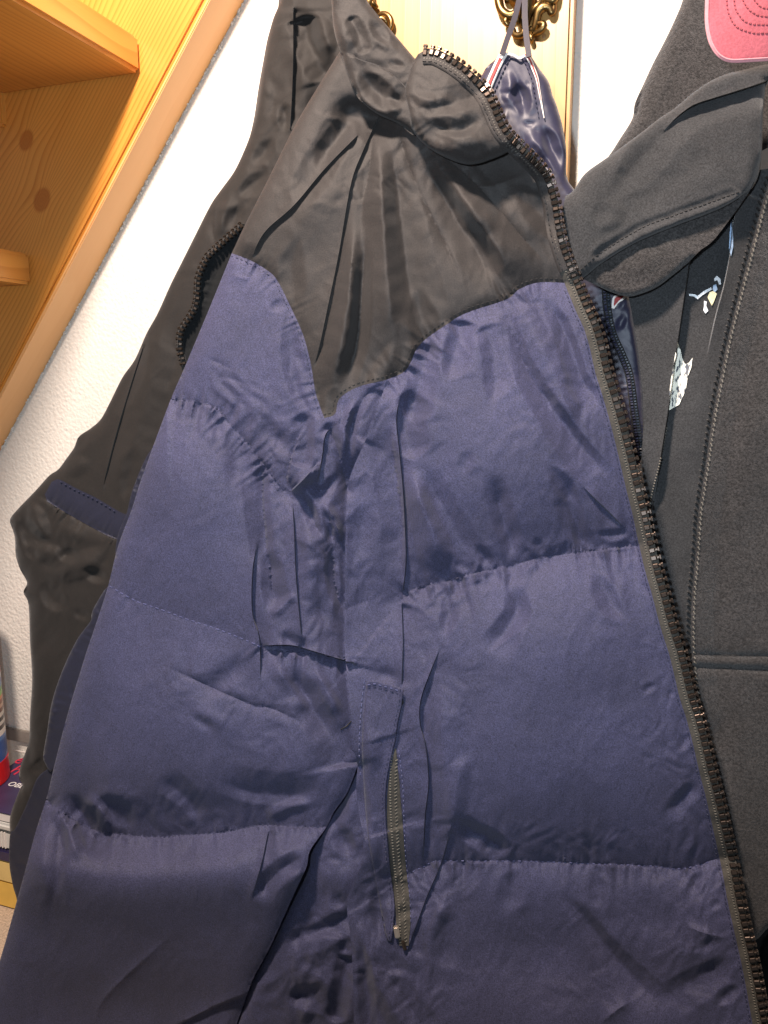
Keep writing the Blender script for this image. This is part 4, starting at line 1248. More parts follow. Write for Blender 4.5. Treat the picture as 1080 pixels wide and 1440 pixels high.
stitches(PZS, offset(PZ[4:], 2.5), M_THREADO, pz, dash=5, gap=0, width=1.2, lift=2.4, tilt=-0.9, name='zip_coil')
stitches(PUF, cr([(561, 1055), (566, 1100), (568, 1150), (570, 1200), (576, 1260), (578, 1300)], 3), M_THREADN, puffer, dash=4, gap=3, width=1.2, lift=0.8, name='pocket_stitching')
ps, pe = PUF.P(np.array([556.0, 560.0]), np.array([1300.0, 1322.0]), 5)
bm = bmesh.new()
p0, T, X, N = frame_at(PUF, np.array([(556, 1300), (558, 1311), (560, 1322)], float), 1, 5)
box_bm(bm, M4(p0, X, T, N), 9 * px, 20 * px, 5 * px, 0.8)
bm_obj('zip_slider', bm, plain("worn_steel", (0.42, 0.36, 0.30), 0.35, 0.8), pz, bevel=0.0008, smooth=False)
bm = bmesh.new()
p1, T, X, N = frame_at(PUF, np.array([(566, 1322), (568, 1330), (571, 1340)], float), 1, 5)
box_bm(bm, M4(p1, X, T, N), 6 * px, 16 * px, 4 * px, 0.8)
bm_obj('zip_stop', bm, M_TOOTHK, pz, bevel=0.0006)
# loose thread ends on the chest
bm = bmesh.new()
for a, b in (((479, 1026), (494, 1014)), ((564, 992), (567, 985))):
    W = PUF.P(np.array([a[0], (a[0] + b[0]) / 2 + 1, b[0]]), np.array([a[1], (a[1] + b[1]) / 2 + 1, b[1]]), 1.2)
    tube_bm(bm, W, 0.0005, 6)
bm_obj('loose_thread', bm, M_THREADK, puffer, smooth=True)

# ------------------------------------------------------------------ black shell jacket behind, left
shell = empty('shell_jacket', at(330, 200, 0.74), 'thin black shell jacket with navy sleeve band hanging behind the puffer, at the left', 'jacket')
OUT = cr([(398, -24), (395, 0), (383, 30), (375, 70), (368, 110), (362, 150), (355, 180), (345, 208), (330, 240), (313, 264), (300, 282), (290, 300), (275, 330), (255, 370), (240, 400), (222, 440), (206, 469), (190, 505), (172, 531), (155, 565), (142, 589), (128, 602), (111, 614), (104, 630), (94, 644), (82, 660), (69, 669), (50, 690), (25, 716), (14, 731), (18, 745), (21, 758), (22, 780), (28, 800), (38, 819), (33, 833), (40, 850), (42, 900), (44, 930), (45, 960), (42, 1010), (41, 1040), (35, 1060), (28, 1080), (27, 1095), (32, 1107), (22, 1125), (14, 1150), (14, 1172)], 4)
shell_f = [
    ('r', OUT[::4].tolist(), 16, 20),
    ('s', [(206, 475), (185, 540), (167, 600), (150, 665), (143, 700)], 1.5, 9, -2.5, 14, .1, .2), ('g', [(206, 469), (188, 520), (165, 570), (150, 592)], -5, 8, 9),
    ('g', [(232, 455), (205, 560), (180, 640), (165, 700)], 5, 14, 14, .2, .2), ('g', [(190, 620), (180, 680), (175, 710)], -4, 7, 7),
    ('g', [(128, 602), (112, 625), (100, 632)], -4, 6, 6), ('g', [(85, 668), (100, 660), (130, 645)], 4, 9, 9),
    ('c', [(304, 283), (300, 320), (302, 348)], -3, 6, 4), ('g', [(330, 262), (318, 300), (305, 345)], 4, 9, 7), ('g', [(345, 290), (325, 310), (315, 325)], -5, 9, 9),
    ('g', [(372, 90), (368, 140), (362, 190)], 4, 8, 8), ('g', [(395, 140), (402, 165), (398, 190)], -7, 7, 7), ('g', [(385, 190), (370, 218), (350, 235)], -6, 8, 6), ('g', [(378, 236), (355, 262), (330, 275)], -5, 7, 7),
    ('s', [(413, 10), (413, 80), (411, 140), (408, 190)], 4, 20, -5, 14, .05, .15), ('g', [(425, 20), (435, 60), (450, 90), (462, 112)], -10, 12, 12, .1, .1), ('g', [(440, 10), (455, 50), (465, 95)], 6, 8, 8), ('b', (445, 140), -12, 14, 60, 20),
    # below the band: crumpled elbow
    ('g', [(45, 790), (65, 778), (98, 790)], 7, 10, 8), ('g', [(50, 806), (90, 804), (125, 790), (158, 765)], 8, 9, 10), ('g', [(75, 778), (100, 782), (120, 775)], -8, 7, 8),
    ('g', [(25, 720), (45, 755), (75, 765)], -7, 7, 8), ('g', [(42, 700), (55, 740), (75, 765)], 6, 7, 8), ('g', [(60, 810), (75, 840), (100, 858)], -7, 9, 9), ('g', [(110, 800), (140, 812), (155, 820)], -8, 6, 8), ('g', [(100, 855), (120, 868), (132, 872)], -8, 6, 7),
    ('g', [(30, 745), (42, 775), (55, 790)], -6, 6, 7), ('b', (100, 750), 6, 20, 12, 20), ('b', (60, 900), -5, 16, 20, 0), ('g', [(95, 748), (100, 765), (95, 775)], -4, 5, 5),
    ('g', [(40, 1075), (52, 1082), (62, 1078)], -10, 8, 10), ('g', [(32, 1108), (50, 1098), (70, 1082)], 5, 7, 7), ('g', [(45, 1040), (50, 1060), (44, 1080)], 5, 6, 6), ('b', (50, 1010), 4, 14, 60, 0),
    ('p', [(67, 706), (96, 723), (132, 743), (164, 758)], 3.5, 9, 12), ('c', [(63, 700), (96, 722), (132, 742), (164, 757)], -4, 7, 7, 0, 0),
]
SHELL = Surf(0.70, 0.26, -0.13, shell_f, wrinkle=0.8, wl=44, seed=51, aniso=(1, 2.6, 24), gain={'g': 1.35, 's': 1.5, 'c': 1.4, 'p': 1.3},
             crumple=[(390, 130, 60, 200, 20, 0.9), (250, 420, 200, 240, 30, 0.6), (95, 790, 100, 90, 0, 0.8), (70, 960, 70, 160, 0, .7), (45, 1090, 40, 50, 0, 2.2)])
shr = cr([(475, -24), (480, 40), (492, 90), (470, 150), (430, 215), (405, 290), (395, 345), (390, 400), (350, 470), (315, 560), (280, 650), (260, 720), (240, 790), (215, 850), (180, 930), (150, 1010), (120, 1080), (80, 1130), (40, 1190)], 4)
cloth('sleeve', SHELL, cat(OUT, shr[::-1]), M_SHELL, shell, sp=2.8, skirt=0.02)
band = cat(cr([(72, 678), (82, 674), (95, 680), (108, 687), (135, 700), (169, 720), (178, 723)], 3), cr([(178, 723), (174, 742), (166, 759)], 3), cr([(166, 759), (150, 753), (132, 743), (96, 723), (66, 705)], 3), [(63, 695), (72, 679)])
cloth('navy_band', SHELL, band, M_SHELLNAVY, shell, sp=2.4, lift=0.7)
stitches(SHELL, cr([(84, 677), (108, 690), (135, 703), (168, 723)], 3), M_THREADND, shell, dash=4, gap=3, width=1.2, lift=2.8, name='band_stitching')
# navy inner strips beside the puffer sleeve
NVS = Surf(0.685, 0.26, -0.13, [('p', [(205, 640), (190, 690), (172, 745)], 4, 12, 14), ('p', [(146, 831), (100, 930), (62, 1060)], 4, 16, 14), ('c', [(66, 1082), (45, 1110), (21, 1168)], 3, 5, 10, 0, 0), ('g', [(100, 955), (103, 975), (98, 990)], -4, 4, 4), ('r', [(146, 831), (130, 859), (128, 870), (108, 900), (88, 942), (73, 987), (61, 1060)], 5, 6)], wrinkle=0.8, wl=26, seed=61)
cloth('navy_facing', NVS, cr([(214, 630), (203, 648), (186, 690), (178, 722), (168, 745), (163, 768), (166, 780), (200, 730), (225, 650), (214, 630)], 4)[:-1], M_SHELLNAVY, shell, sp=2.6, skirt=0.004)
cloth('navy_facing', NVS, cr([(156, 822), (146, 831), (130, 859), (128, 872), (108, 900), (88, 942), (73, 987), (66, 1030), (61, 1060), (63, 1073), (76, 1082), (110, 1010), (150, 900), (168, 840), (156, 822)], 4)[:-1], M_SHELLNAVY, shell, sp=2.6, skirt=0.004)
cloth('navy_hem', NVS, cr([(80, 1072), (66, 1082), (52, 1095), (40, 1125), (28, 1152), (20, 1167), (14, 1174), (13, 1213), (18, 1245), (24, 1270), (18, 1300), (6, 1340), (30, 1350), (70, 1220), (95, 1110), (80, 1072)], 4)[:-1], M_SHELLNAVY, shell, sp=2.8, lift=-4, skirt=0.01)
# ventilation zip and its dark lining
AZ = cr([(341, 315), (333, 323), (322, 332), (311, 342), (301, 351), (292, 360), (286, 371), (281, 382), (278, 393), (277, 407), (276, 420), (273, 433), (267, 444), (259, 456), (254, 465), (252, 476), (252, 489), (254, 500), (257, 510), (259, 520)], 3)
LIN = Surf(0.688, 0.26, -0.13, [('p', [(300, 370), (285, 440), (262, 510)], 3, 14, 20), ('r', AZ[::4].tolist(), -4, 8), ('c', [(322, 350), (300, 395), (285, 450), (268, 490)], -7, 14, 20, 0, 0)], wrinkle=0.4, wl=30, seed=71)
cloth('vent_lining', LIN, cat(AZ, [(275, 520), (300, 470), (330, 400), (350, 345), (352, 318)]), M_LINING, shell, sp=2.4, lift=1.0)
vz = ribbon('vent_zip', LIN, AZ, -3, 6, M_TAPEK, shell, lift=4.5, thick=2)
TK = tooth_mesh('zipper_tooth', M_TOOTHK, 11 * px, 11 * px, 7 * px)
teeth(LIN, AZ, 7.0, TK, vz, 7.0, side=0, flip=-1)

# ------------------------------------------------------------------ thin navy jacket on the brass hook
thin = empty('thin_jacket', at_y(738, 20, YB - 0.03), 'thin shiny navy jacket hung by its loop on the ornate brass hook', 'jacket')
thin_f = [
    ('g', [(724, 105), (730, 125), (737, 145), (735, 170)], -8, 7, 6), ('g', [(738, 112), (744, 124), (748, 126)], -6, 4, 4), ('g', [(700, 130), (720, 133), (732, 142)], -6, 5, 6), ('g', [(712, 145), (700, 165), (706, 180)], -6, 6, 6),
    ('g', [(733, 172), (745, 174), (756, 172)], -8, 5, 5), ('g', [(740, 180), (752, 200), (768, 230)], 6, 9, 8), ('g', [(760, 170), (775, 205), (792, 250)], -6, 6, 7), ('g', [(745, 195), (762, 225), (780, 252)], -4, 5, 5), ('g', [(716, 95), (716, 120), (712, 150)], 4, 7, 7),
    ('r', [(747, 79), (758, 96), (771, 114), (777, 134), (782, 146), (790, 173), (796, 207), (797, 248), (809, 268)], 14, 16), ('r', [(697, 83), (680, 101), (670, 120)], 12, 14),
    ('g', [(867, 440), (880, 425), (884, 415)], 4, 5, 5), ('g', [(866, 470), (878, 445), (886, 440)], -5, 5, 5), ('p', [(856, 411), (860, 469), (886, 528), (895, 617)], 3, 12, 12), ('r', [(884, 417), (889, 443), (898, 498), (904, 554), (903, 609), (898, 645)], 8, 10),
]
THIN = Surf(0.725, 0.28, -0.15, thin_f, wrinkle=0.5, wl=26, seed=81, aniso=(1, 2.2, -25), gain={'g': 1.5}, crumple=[(740, 150, 60, 110, -20, 0.5), (880, 500, 40, 140, 0, 0.5)])
cloth('body', THIN, cat(cr([(703, 76), (712, 74), (723, 77), (730, 81), (736, 78), (743, 76), (747, 79), (758, 96), (771, 114), (777, 134), (782, 146), (790, 173), (796, 207), (797, 248), (809, 268), (835, 300), (870, 380), (884, 417), (889, 443), (898, 498), (904, 554), (904, 609), (900, 650), (880, 660)], 4), cr([(860, 600), (830, 480), (800, 380), (770, 290), (720, 220), (672, 140), (680, 101), (697, 83)], 5)), M_THIN, thin, sp=2.6, skirt=0.02)
# striped tape round the collar
tl = cr([(708, 74), (704, 80), (698, 92), (690, 110), (682, 130), (676, 146)], 2)
tr = cr([(738, 77), (744, 84), (750, 98), (755, 112), (758, 128), (762, 150), (765, 166)], 2)
tp = ribbon('collar_tape', THIN, tl, -4, 7, M_WHITE, thin, lift=4, thick=2, step=2)
ribbon('red_stripe', THIN, tl[5:], -1.2, 3.9, M_RED, tp, lift=5.2, thick=1.4, step=2)
tp = ribbon('collar_tape', THIN, tr, -2.6, 4.2, M_WHITE, thin, lift=4, thick=2, step=2, end=.2)
ribbon('red_stripe', THIN, tr[:-14], -0.5, 2.6, M_RED, tp, lift=5.2, thick=1.4, step=2, end=.3)
ribbon('collar_tape', THIN, cr([(702, 77), (712, 75.5), (723, 78), (730, 82), (737, 79), (743, 77)], 2), -1.8, 1.8, M_WHITE, thin, lift=5, thick=1, step=2)
stitches(THIN, offset(tr, -7), M_THREADND, thin, dash=4, gap=3, width=1.2, lift=1.5, name='collar_stitching')
stitches(THIN, offset(tl, 12), M_THREADND, thin, dash=4, gap=3, width=1.2, lift=1.5, name='collar_stitching')
# hanging loop


def strap(pts, width, thick, mat, name, parent):
    bm = bmesh.new()
    Ws = [Vector(p) for p in pts]
    n = len(Ws)
    prev = None
    for i in range(n):
        T = (Ws[min(i + 1, n - 1)] - Ws[max(i - 1, 0)]).normalized()
        N = (CAM - Ws[i]).normalized()
        X = T.cross(N).normalized()
        N = X.cross(T).normalized()
        ring = [bm.verts.new(Ws[i] + X * a * width / 2 + N * b_ * thick / 2) for a, b_ in ((-1, -1), (1, -1), (1, 1), (-1, 1))]
        if prev:
            for k in range(4):
                bm.faces.new([prev[k], prev[(k + 1) % 4], ring[(k + 1) % 4], ring[k]])
        prev = ring
    return bm_obj(name, bm, mat, parent, smooth=False)


lp = cr([(706, 77), (713, 56), (724, 24), (733, -12), (736, -22), (738, -12), (738, 20), (740, 50), (744, 80)], 4)
tt = 0.70 + 0 * lp[:, 0]
zz = np.interp(lp[:, 1], [-22, 20, 80], [0.735, 0.742, 0.735])
pts = [at(p[0], p[1], z) for p, z in zip(lp, THIN.t0 / (1 + THIN.a * (lp[:, 0] - 540) / F + THIN.b * (lp[:, 1] - 720) / F) - 0.006)]
strap(pts, 6.5 * 0.76 / F, 0.0012, M_LOOP, 'hanging_loop', thin)
# small striped tag and inner zip seen beside the puffer zip
tg = cloth('tag', THIN, cr([(860, 433), (862, 418), (870, 414), (880, 413), (880, 419), (870, 426), (864, 434), (860, 433)], 2)[:-1], M_WHITE, thin, sp=2, lift=5)
cloth('tag_stripe', THIN, cr([(863, 428), (865, 419), (872, 416), (877, 417), (870, 423), (864, 430), (863, 428)], 2)[:-1], M_RED, tg, sp=2, lift=6)
IZ = cr([(852, 408), (854, 435), (861, 469), (874, 498), (885, 528), (891, 572), (897, 617), (899, 645)], 3)
iz = ribbon('inner_zip', THIN, IZ, -6, 6, M_TAPEK, thin, lift=3, thick=2)
stitches(THIN, offset(IZ, -2), M_THREADND, iz, dash=2.4, gap=1.6, width=4, lift=4.2, name='zip_coil')
stitches(THIN, offset(IZ, 3), plain("dark_teal_coil", (0.03, 0.04, 0.06), 0.4), iz, dash=2.4, gap=1.6, width=3, lift=4.2, name='zip_coil')

# ------------------------------------------------------------------ charcoal fleece jacket, right
fleece = empty('fleece_jacket', at(1000, 200, 0.70), 'charcoal fleece jacket with a turned down collar hanging at the right beside the puffer', 'jacket')
SE = cr([(1092, 235), (1080, 261), (1064, 318), (1052, 364), (1038, 419), (1024, 475), (1013, 530), (1002, 586), (995, 636), (988, 683), (982, 724), (978, 783), (973, 843), (972, 902), (976, 960), (985, 1010)], 4)
FA = Surf(0.70, 0.2, -0.1, [('r', [(962, -24), (960, 0), (933, 61), (905, 118), (889, 167), (854, 220)], 14, 18), ('c', [(985, 0), (960, 60), (935, 120), (900, 190)], 2.5, 9, 9)], wrinkle=1.0, wl=60, seed=91)
cloth('hood_back', FA, cat(cr([(962, -24), (960, 0), (948, 30), (933, 61), (918, 90), (905, 118), (893, 145), (889, 167), (872, 195), (854, 222), (820, 262)], 4), [(900, 300), (1095, 200), (1095, -24)]), M_FLEECE, fleece, sp=3.5, skirt=0.02)
RIM = [(795, 276), (807, 267), (823, 244), (856, 220), (901, 187), (925, 168), (950, 151), (975, 130), (999, 114), (1022, 104), (1047, 98), (1070, 92), (1095, 88)]
GAP = [(862, 284), (872, 262), (890, 240), (905, 220), (925, 195), (946, 171), (962, 157), (978, 147), (1005, 138), (1031, 130), (1056, 122), (1078, 114)]
LOW = [(1078, 114), (1074, 150), (1072, 200), (1070, 232), (1062, 258), (1051, 270), (1020, 290), (990, 303), (950, 318), (901, 338), (870, 355), (844, 372), (819, 391), (812, 384), (800, 350), (790, 310), (795, 276)]
coll2 = [
    ('r', RIM, 18, 24), ('g', GAP, -12, 16, 12, .25, 0), ('s', GAP[4:], -12, 30, 9, 16, .4, 0), ('b', (940, 250), -10, 60, 26, -38), ('r', LOW[3:13], 12, 20), ('g', [(846, 372), (901, 336), (950, 314), (1000, 294), (1048, 272)], 5, 7, 7, .05, .05), ('g', [(830, 366), (846, 354), (901, 321), (950, 302), (1000, 284), (1040, 268)], -4, 4, 4, .05, .05),
    ('g', [(862, 284), (850, 300), (835, 315)], -8, 12, 12), ('g', [(875, 270), (860, 300), (840, 330)], 5, 10, 10), ('b', (830, 300), 6, 24, 40, 10), ('b', (960, 240), 4, 60, 40, -20), ('r', [(1078, 114), (1074, 150), (1072, 200), (1070, 232), (1060, 262)], 14, 16),
]
FC = Surf(0.625, 0.16, -0.08, coll2, wrinkle=1.0, wl=60, seed=95)
cloth('collar', FC, cat(cr(RIM, 4), cr(LOW, 4)[2:]), M_JERSEY, fleece, sp=2.8, skirt=0.012)
stitches(FC, cr([(817, 379), (844, 356), (901, 321), (950, 302), (1000, 284), (1044, 268)], 3), M_THREADK, fleece, dash=4, gap=3, width=1.4, lift=1.0, name='collar_stitching')
FD = Surf(0.634, 0.16, -0.08, [('r', [(974, 363), (925, 403), (884, 417), (855, 410), (831, 397)], 10, 10), ('b', (900, 370), 5, 40, 20, -20)], wrinkle=0.8, wl=50, seed=97)
cloth('under_collar', FD, cr([(819, 392), (845, 365), (900, 325), (990, 300), (1060, 255), (1010, 330), (985, 352), (974, 363), (966, 371), (945, 388), (925, 403), (905, 412), (884, 417), (860, 411), (838, 401), (819, 392)], 4)[:-1], M_FLEECE, fleece, sp=3)
fe = [
    ('s', [(985, 318), (974, 340), (966, 395), (955, 470), (948, 520), (940, 577), (930, 640), (920, 700), (905, 780)], 12, 40, -8, 26, .02, .25),
    ('s', [(1046, 268), (1032, 305), (1027, 350), (1018, 400), (1005, 450), (990, 520)], -10, 22, 12, 22, .02, .5),
    ('g', [(1000, 440), (985, 560), (975, 680)], 6, 22, 18), ('g', [(935, 660), (922, 700), (915, 740)], -4, 6, 6), ('c', [(940, 585), (928, 650), (914, 712)], 3, 6, 4),
    ('r', SE[::5].tolist(), 3, 7),
]
FE = Surf(0.668, 0.2, -0.1, fe, wrinkle=0.9, wl=70, seed=99)
cloth('inner_front', FE, cat([(880, 405), (1000, 250)], SE, [(975, 1010), (930, 880), (908, 720), (902, 645), (905, 600), (904, 554), (898, 498), (889, 443), (884, 417)]), M_JERSEY, fleece, sp=3)
fg = [
    ('g', offset(SE, 3)[::6].tolist(), 7, 7, 14, 0, 0), ('c', [(972, 919), (1000, 921), (1095, 923)], -4, 4, 3, 0, 0), ('c', [(978, 938), (1020, 940), (1095, 944)], -5, 4, 4, 0, 0), ('g', [(978, 929), (1020, 931), (1095, 933)], 3, 4, 4, 0, 0),
    ('r', [(1058, 1324), (1068, 1318), (1080, 1305), (1098, 1296)], 12, 14), ('b', (1050, 600), 6, 40, 200, 6), ('b', (1040, 1120), 8, 40, 160, 0),
]
FG = Surf(0.655, 0.2, -0.1, fg, wrinkle=1.2, wl=80, seed=103)
cloth('outer_front', FG, cat([(1098, 215)], SE, [(1000, 1100), (1020, 1220), (1045, 1318)], cr([(1052, 1325), (1060, 1323), (1068, 1318), (1080, 1305), (1098, 1296)], 3)), M_FLEECE, fleece, sp=3)
ov = offset(SE, -4)
stitches(FE, ov, M_THREADK, fleece, dash=7, gap=2.5, width=2.0, lift=2.5, tilt=1.0, name='overlock_stitching')
stitches(FG, offset(SE, 4), M_THREADO, fleece, dash=5, gap=2, width=1.6, lift=1.0, tilt=0.5, name='overlock_stitching')
stitches(FE, cr([(938, 600), (928, 650), (918, 690), (910, 730)], 3), M_THREADO, fleece, dash=2.5, gap=2, width=1.6, lift=1.2, tilt=0.8, name='inner_stitching')


def print_mat():
    m, nt, b = new_mat("cracked_white_print")
    L = nt.links
    tc = node(nt, 'ShaderNodeTexCoord')
    mp = node(nt, 'ShaderNodeMapping')
    mp.inputs['Scale'].default_value = (520, 520, 170)
    mp.inputs['Rotation'].default_value = (0, math.radians(25), 0)
    L.new(tc.outputs['Object'], mp.inputs[0])
    n1 = node(nt, 'ShaderNodeTexNoise')
    n1.inputs['Scale'].default_value = 1
    n1.inputs['Detail'].default_value = 3
    L.new(mp.outputs[0], n1.inputs['Vector'])
    r = node(nt, 'ShaderNodeValToRGB')
    r.color_ramp.elements[0].position = 0.40
    r.color_ramp.elements[0].color = (0.06, 0.07, 0.09, 1)
    r.color_ramp.elements[1].position = 0.50
    r.color_ramp.elements[1].color = (0.78, 0.76, 0.66, 1)
    L.new(n1.outputs[0], r.inputs[0])
    L.new(r.outputs[0], b.inputs['Base Color'])
    b.inputs['Roughness'].default_value = 0.6
    return m


M_PRINT = print_mat()
M_PRINTW = plain("white_print", (0.72, 0.75, 0.78), 0.6, nscale=900, namp=0.35)
M_PRINTB = plain("pale_blue_print", (0.38, 0.50, 0.66), 0.6, nscale=900, namp=0.3)
M_PRINTY = plain("cream_print", (0.78, 0.72, 0.45), 0.6, nscale=900, namp=0.35)
prints = [
    ([(953, 481), (957, 492), (959, 503), (963, 512), (969, 510), (974, 503), (972, 517), (967, 530), (965, 545), (961, 556), (955, 569), (948, 573), (941, 577), (941, 557), (943, 536), (947, 513), (950, 495)], M_PRINT),
    ([(1028, 306), (1030, 320), (1031, 335), (1031, 347), (1028, 360), (1025, 352), (1026, 330)], M_PRINTB),
    ([(1004, 392), (1008, 388), (1013, 392), (1014, 400), (1011, 400), (1009, 394), (1005, 395)], M_PRINTW),
    ([(1003, 401), (1007, 400), (1009, 407), (1005, 411), (1002, 407)], M_PRINTB),
    ([(998, 411), (1003, 409), (1008, 413), (1004, 424), (1001, 430), (998, 424), (995, 418)], M_PRINTY),
    ([(1000, 404), (1001, 407), (988, 415), (981, 421), (976, 417), (969, 416), (969, 413), (977, 414), (981, 416), (990, 409)], M_PRINTW),
    ([(990, 423), (994, 424), (993, 430), (996, 437), (992, 441), (989, 436), (990, 430)], M_PRINTW),
]
for q, (pts_, mt) in enumerate(prints):
    cloth('print', FE, np.array(pts_, float), mt, fleece, sp=2.0, lift=1.5)

# dark garment glimpsed under the fleece hem
darkg = Surf(0.70, 0.2, -0.1, [('r', [(1062, 1470), (1066, 1400), (1072, 1330), (1090, 1310)], 20, 18)], wrinkle=1.2, wl=40, seed=111)
o = cloth('black_coat', darkg, cr([(1030, 1290), (1098, 1280), (1130, 1380), (1130, 1475), (1030, 1475), (1025, 1380), (1030, 1290)], 6)[:-1], M_LINING, None, sp=4, skirt=0.02)
o['label'] = 'black coat glimpsed below the curved hem of the charcoal fleece, bottom right'
o['category'] = 'coat'

# ------------------------------------------------------------------ pink cap
cap = empty('baseball_cap', at(1080, 20, 0.60), 'pink cotton baseball cap with stitched brim hung over the fleece, top right', 'cap')
BR = cr([(995, -60), (994, -30), (993.5, 0), (993, 28), (995, 46), (999, 61), (1007, 75), (1018, 83.5), (1031, 86.5), (1054, 85.5), (1080, 84), (1120, 82), (1150, 70), (1165, 40), (1165, -60)], 3)
CAPS = Surf(0.585, 0.1, -0.22, [('b', (1085, 20), 22, 85, 120, 0), ('r', BR[::3].tolist(), 3, 6)], wrinkle=0.25, wl=40, seed=121)
cloth('brim', CAPS, BR, M_CAP, cap, sp=2.6, skirt=0.003)
ribbon('brim_binding', CAPS, BR[8:-10], -2.0, 4.5, M_CAPEDGE, cap, lift=0.6, thick=3, bulge=1.2)
for row in ([(1021, -20), (1022, 5), (1023, 13), (1027, 24), (1031, 32), (1037, 38), (1048, 43), (1062, 46), (1078, 46), (1100, 45)], [(1031, -20), (1032, 0), (1034, 12), (1038, 19), (1045, 28), (1056, 33), (1071, 34), (1095, 34)], [(1043, -20), (1045, 0), (1052, 12), (1063, 20), (1078, 23), (1095, 23)], [(1056, -20), (1060, -2), (1066, 6), (1072, 10), (1082, 12), (1095, 12)]):
    stitches(CAPS, row, M_CAPTHREAD, cap, dash=3.4, gap=3, width=1.8, lift=0.2, name='brim_stitching')
cc = at(1085, -150, 0.66)
bm = bmesh.new()
bmesh.ops.create_uvsphere(bm, u_segments=32, v_segments=16, radius=1, matrix=Matrix.Translation(cc) @ Matrix.Diagonal((0.075, 0.055, 0.07, 1)))
bm_obj('crown', bm, M_CAP, cap, smooth=True)

# ------------------------------------------------------------------ things on the shelf, lower left
ZT = at_y(20, 1185, 0.0).z
pz0 = at(10, 1300, 0.86)
ZT = pz0.z
sh = bmesh.new()
box_bm(sh, Matrix.Translation((-0.95, -0.20, ZT - 0.0155)), 1.3, 0.46, 0.03)
o = bm_obj('shelf', sh, plain("beige_speckled_top", (0.42, 0.33, 0.25), 0.7, nscale=420, namp=0.35), None, bevel=0.002)
o['label'] = 'beige speckled shelf top under the stacked boxes, lower left corner'
o['category'] = 'shelf'


def upright_box(name, u0, v0, u1, v1, t0, depth, mat, label, category, z0=None):
    pass


def world_box(name, x0, x1, y0, y1, z0, z1, mat, parent=None, bevel=0.0015):
    bm = bmesh.new()
    box_bm(bm, Matrix.Translation(((x0 + x1) / 2, (y0 + y1) / 2, (z0 + z1) / 2)), x1 - x0, y1 - y0, z1 - z0)
    return bm_obj(name, bm, mat, parent, bevel=bevel)


# front face of the stack lies on the plane y = YF
YF = -0.155
zb = lambda v, u=8: at_y(u, v, YF).z
xr = lambda u, v=1200: at_y(u, v, YF).x
ZT = zb(1276)
o.location.z += ZT - pz0.z - 0.0
xL, xR = xr(-60), xr(22)
M_YEL = plain("yellow_card", (0.72, 0.46, 0.09), 0.45, namp=0.06)
M_YEL2 = plain("pale_yellow_card", (0.70, 0.52, 0.20), 0.45, namp=0.06)
M_NAVYCARD = plain("navy_card", (0.025, 0.02, 0.07), 0.35, namp=0.1)
M_CLEAR = plain("clear_plastic", (0.55, 0.55, 0.53), 0.2, namp=0.1)
M_CREAM = plain("white_card", (0.72, 0.68, 0.65), 0.6, namp=0.05)
box = empty('game_box', (xL, -0.08, ZT), 'yellow box with a navy stripe at the bottom of the stack on the shelf', 'box')
world_box('body', xL, xR, YF, -0.012, ZT + 0.0005, zb(1240), M_YEL, box)
world_box('lid', xL - .001, xR + .001, YF - .001, -0.011, zb(1240) + .0004, zb(1211), M_YEL2, box)
world_box('stripe', xL - .0015, xR + .0015, YF - .002, -0.010, zb(1211) + .0003, zb(1196), M_NAVYCARD, box)
tub = empty('plastic_tray', (xL, -0.08, zb(1196)), 'flat clear plastic tray with a rim between the yellow box and the dark booklet', 'tray')
world_box('tray', xL, xR - .002, YF, -0.014, zb(1196) + .0004, zb(1168), M_CLEAR, tub, .004)
world_box('rim', xL - .002, xR, YF - .003, -0.011, zb(1168) + .0004, zb(1158), M_CLEAR, tub, .003)
for k in range(3):
    xx = xr(2 + 4 * k)
    world_box('rib', xx - .0008, xx + .0008, YF - .0022, YF + .001, zb(1192), zb(1170), M_CREAM, tub, .0003)
zk2 = zb(1144)
book = empty('booklet', (xL, -0.08, zb(1158)), 'dark navy booklet with red and white lettering lying on the clear tray', 'booklet')
world_box('pages', xL, xR, YF + .001, -0.016, zb(1158) + .0006, zk2 - .001, M_CREAM, book)
world_box('cover', xL - .001, xR + .001, YF, -0.015, zk2 - .0008, zk2, plain("dark_violet_cover", (0.035, 0.028, 0.075), 0.3, namp=0.25, nscale=20), book, .0003)


def lettering(text, u, v, size, mat, rotdeg, parent):
    cu = bpy.data.curves.new('lettering', 'FONT')
    cu.body = text
    cu.size = size
    cu.extrude = 0.0002
    ob = bpy.data.objects.new('lettering', cu)
    COL.objects.link(ob)
    p = at_z(u, v, zk2 + .0006)
    ob.location = p
    ob.rotation_euler = (0, 0, math.radians(rotdeg))
    bpy.context.view_layer.update()
    dg = bpy.context.evaluated_depsgraph_get()
    me = bpy.data.meshes.new_from_object(ob.evaluated_get(dg))
    m2 = bpy.data.objects.new('lettering', me)
    m2.matrix_world = ob.matrix_world.copy()
    me.materials.clear()
    me.materials.append(mat)
    bpy.data.objects.remove(ob)
    link(m2, parent)
    return m2


M_REDINK = plain("red_ink", (0.55, 0.03, 0.07), 0.5)
M_WHITEINK = plain("white_ink", (0.75, 0.75, 0.75), 0.5)
lettering('el', 17, 1072, 0.030, M_REDINK, 0, book)
lettering('hor', 9, 1087, 0.034, M_REDINK, 0, book)
lettering('OBE 6', 9, 1104, 0.014, M_WHITEINK, 0, book)
world_box('white_patch', at_z(12, 1058, zk2).x, at_z(40, 1060, zk2).x, at_z(20, 1056, zk2).y, -.017, zk2 + .0003, zk2 + .0012, M_CREAM, book, .0002)
# grey strip on the wall above the shelf
o = world_box('wall_trim', -1.7, 0.3, -0.006, -0.0004, at_y(26, 1040, 0).z, at_y(26, 1024, 0).z, plain("grey_trim", (0.22, 0.20, 0.18), 0.6), None, .001)
o['kind'] = 'structure'
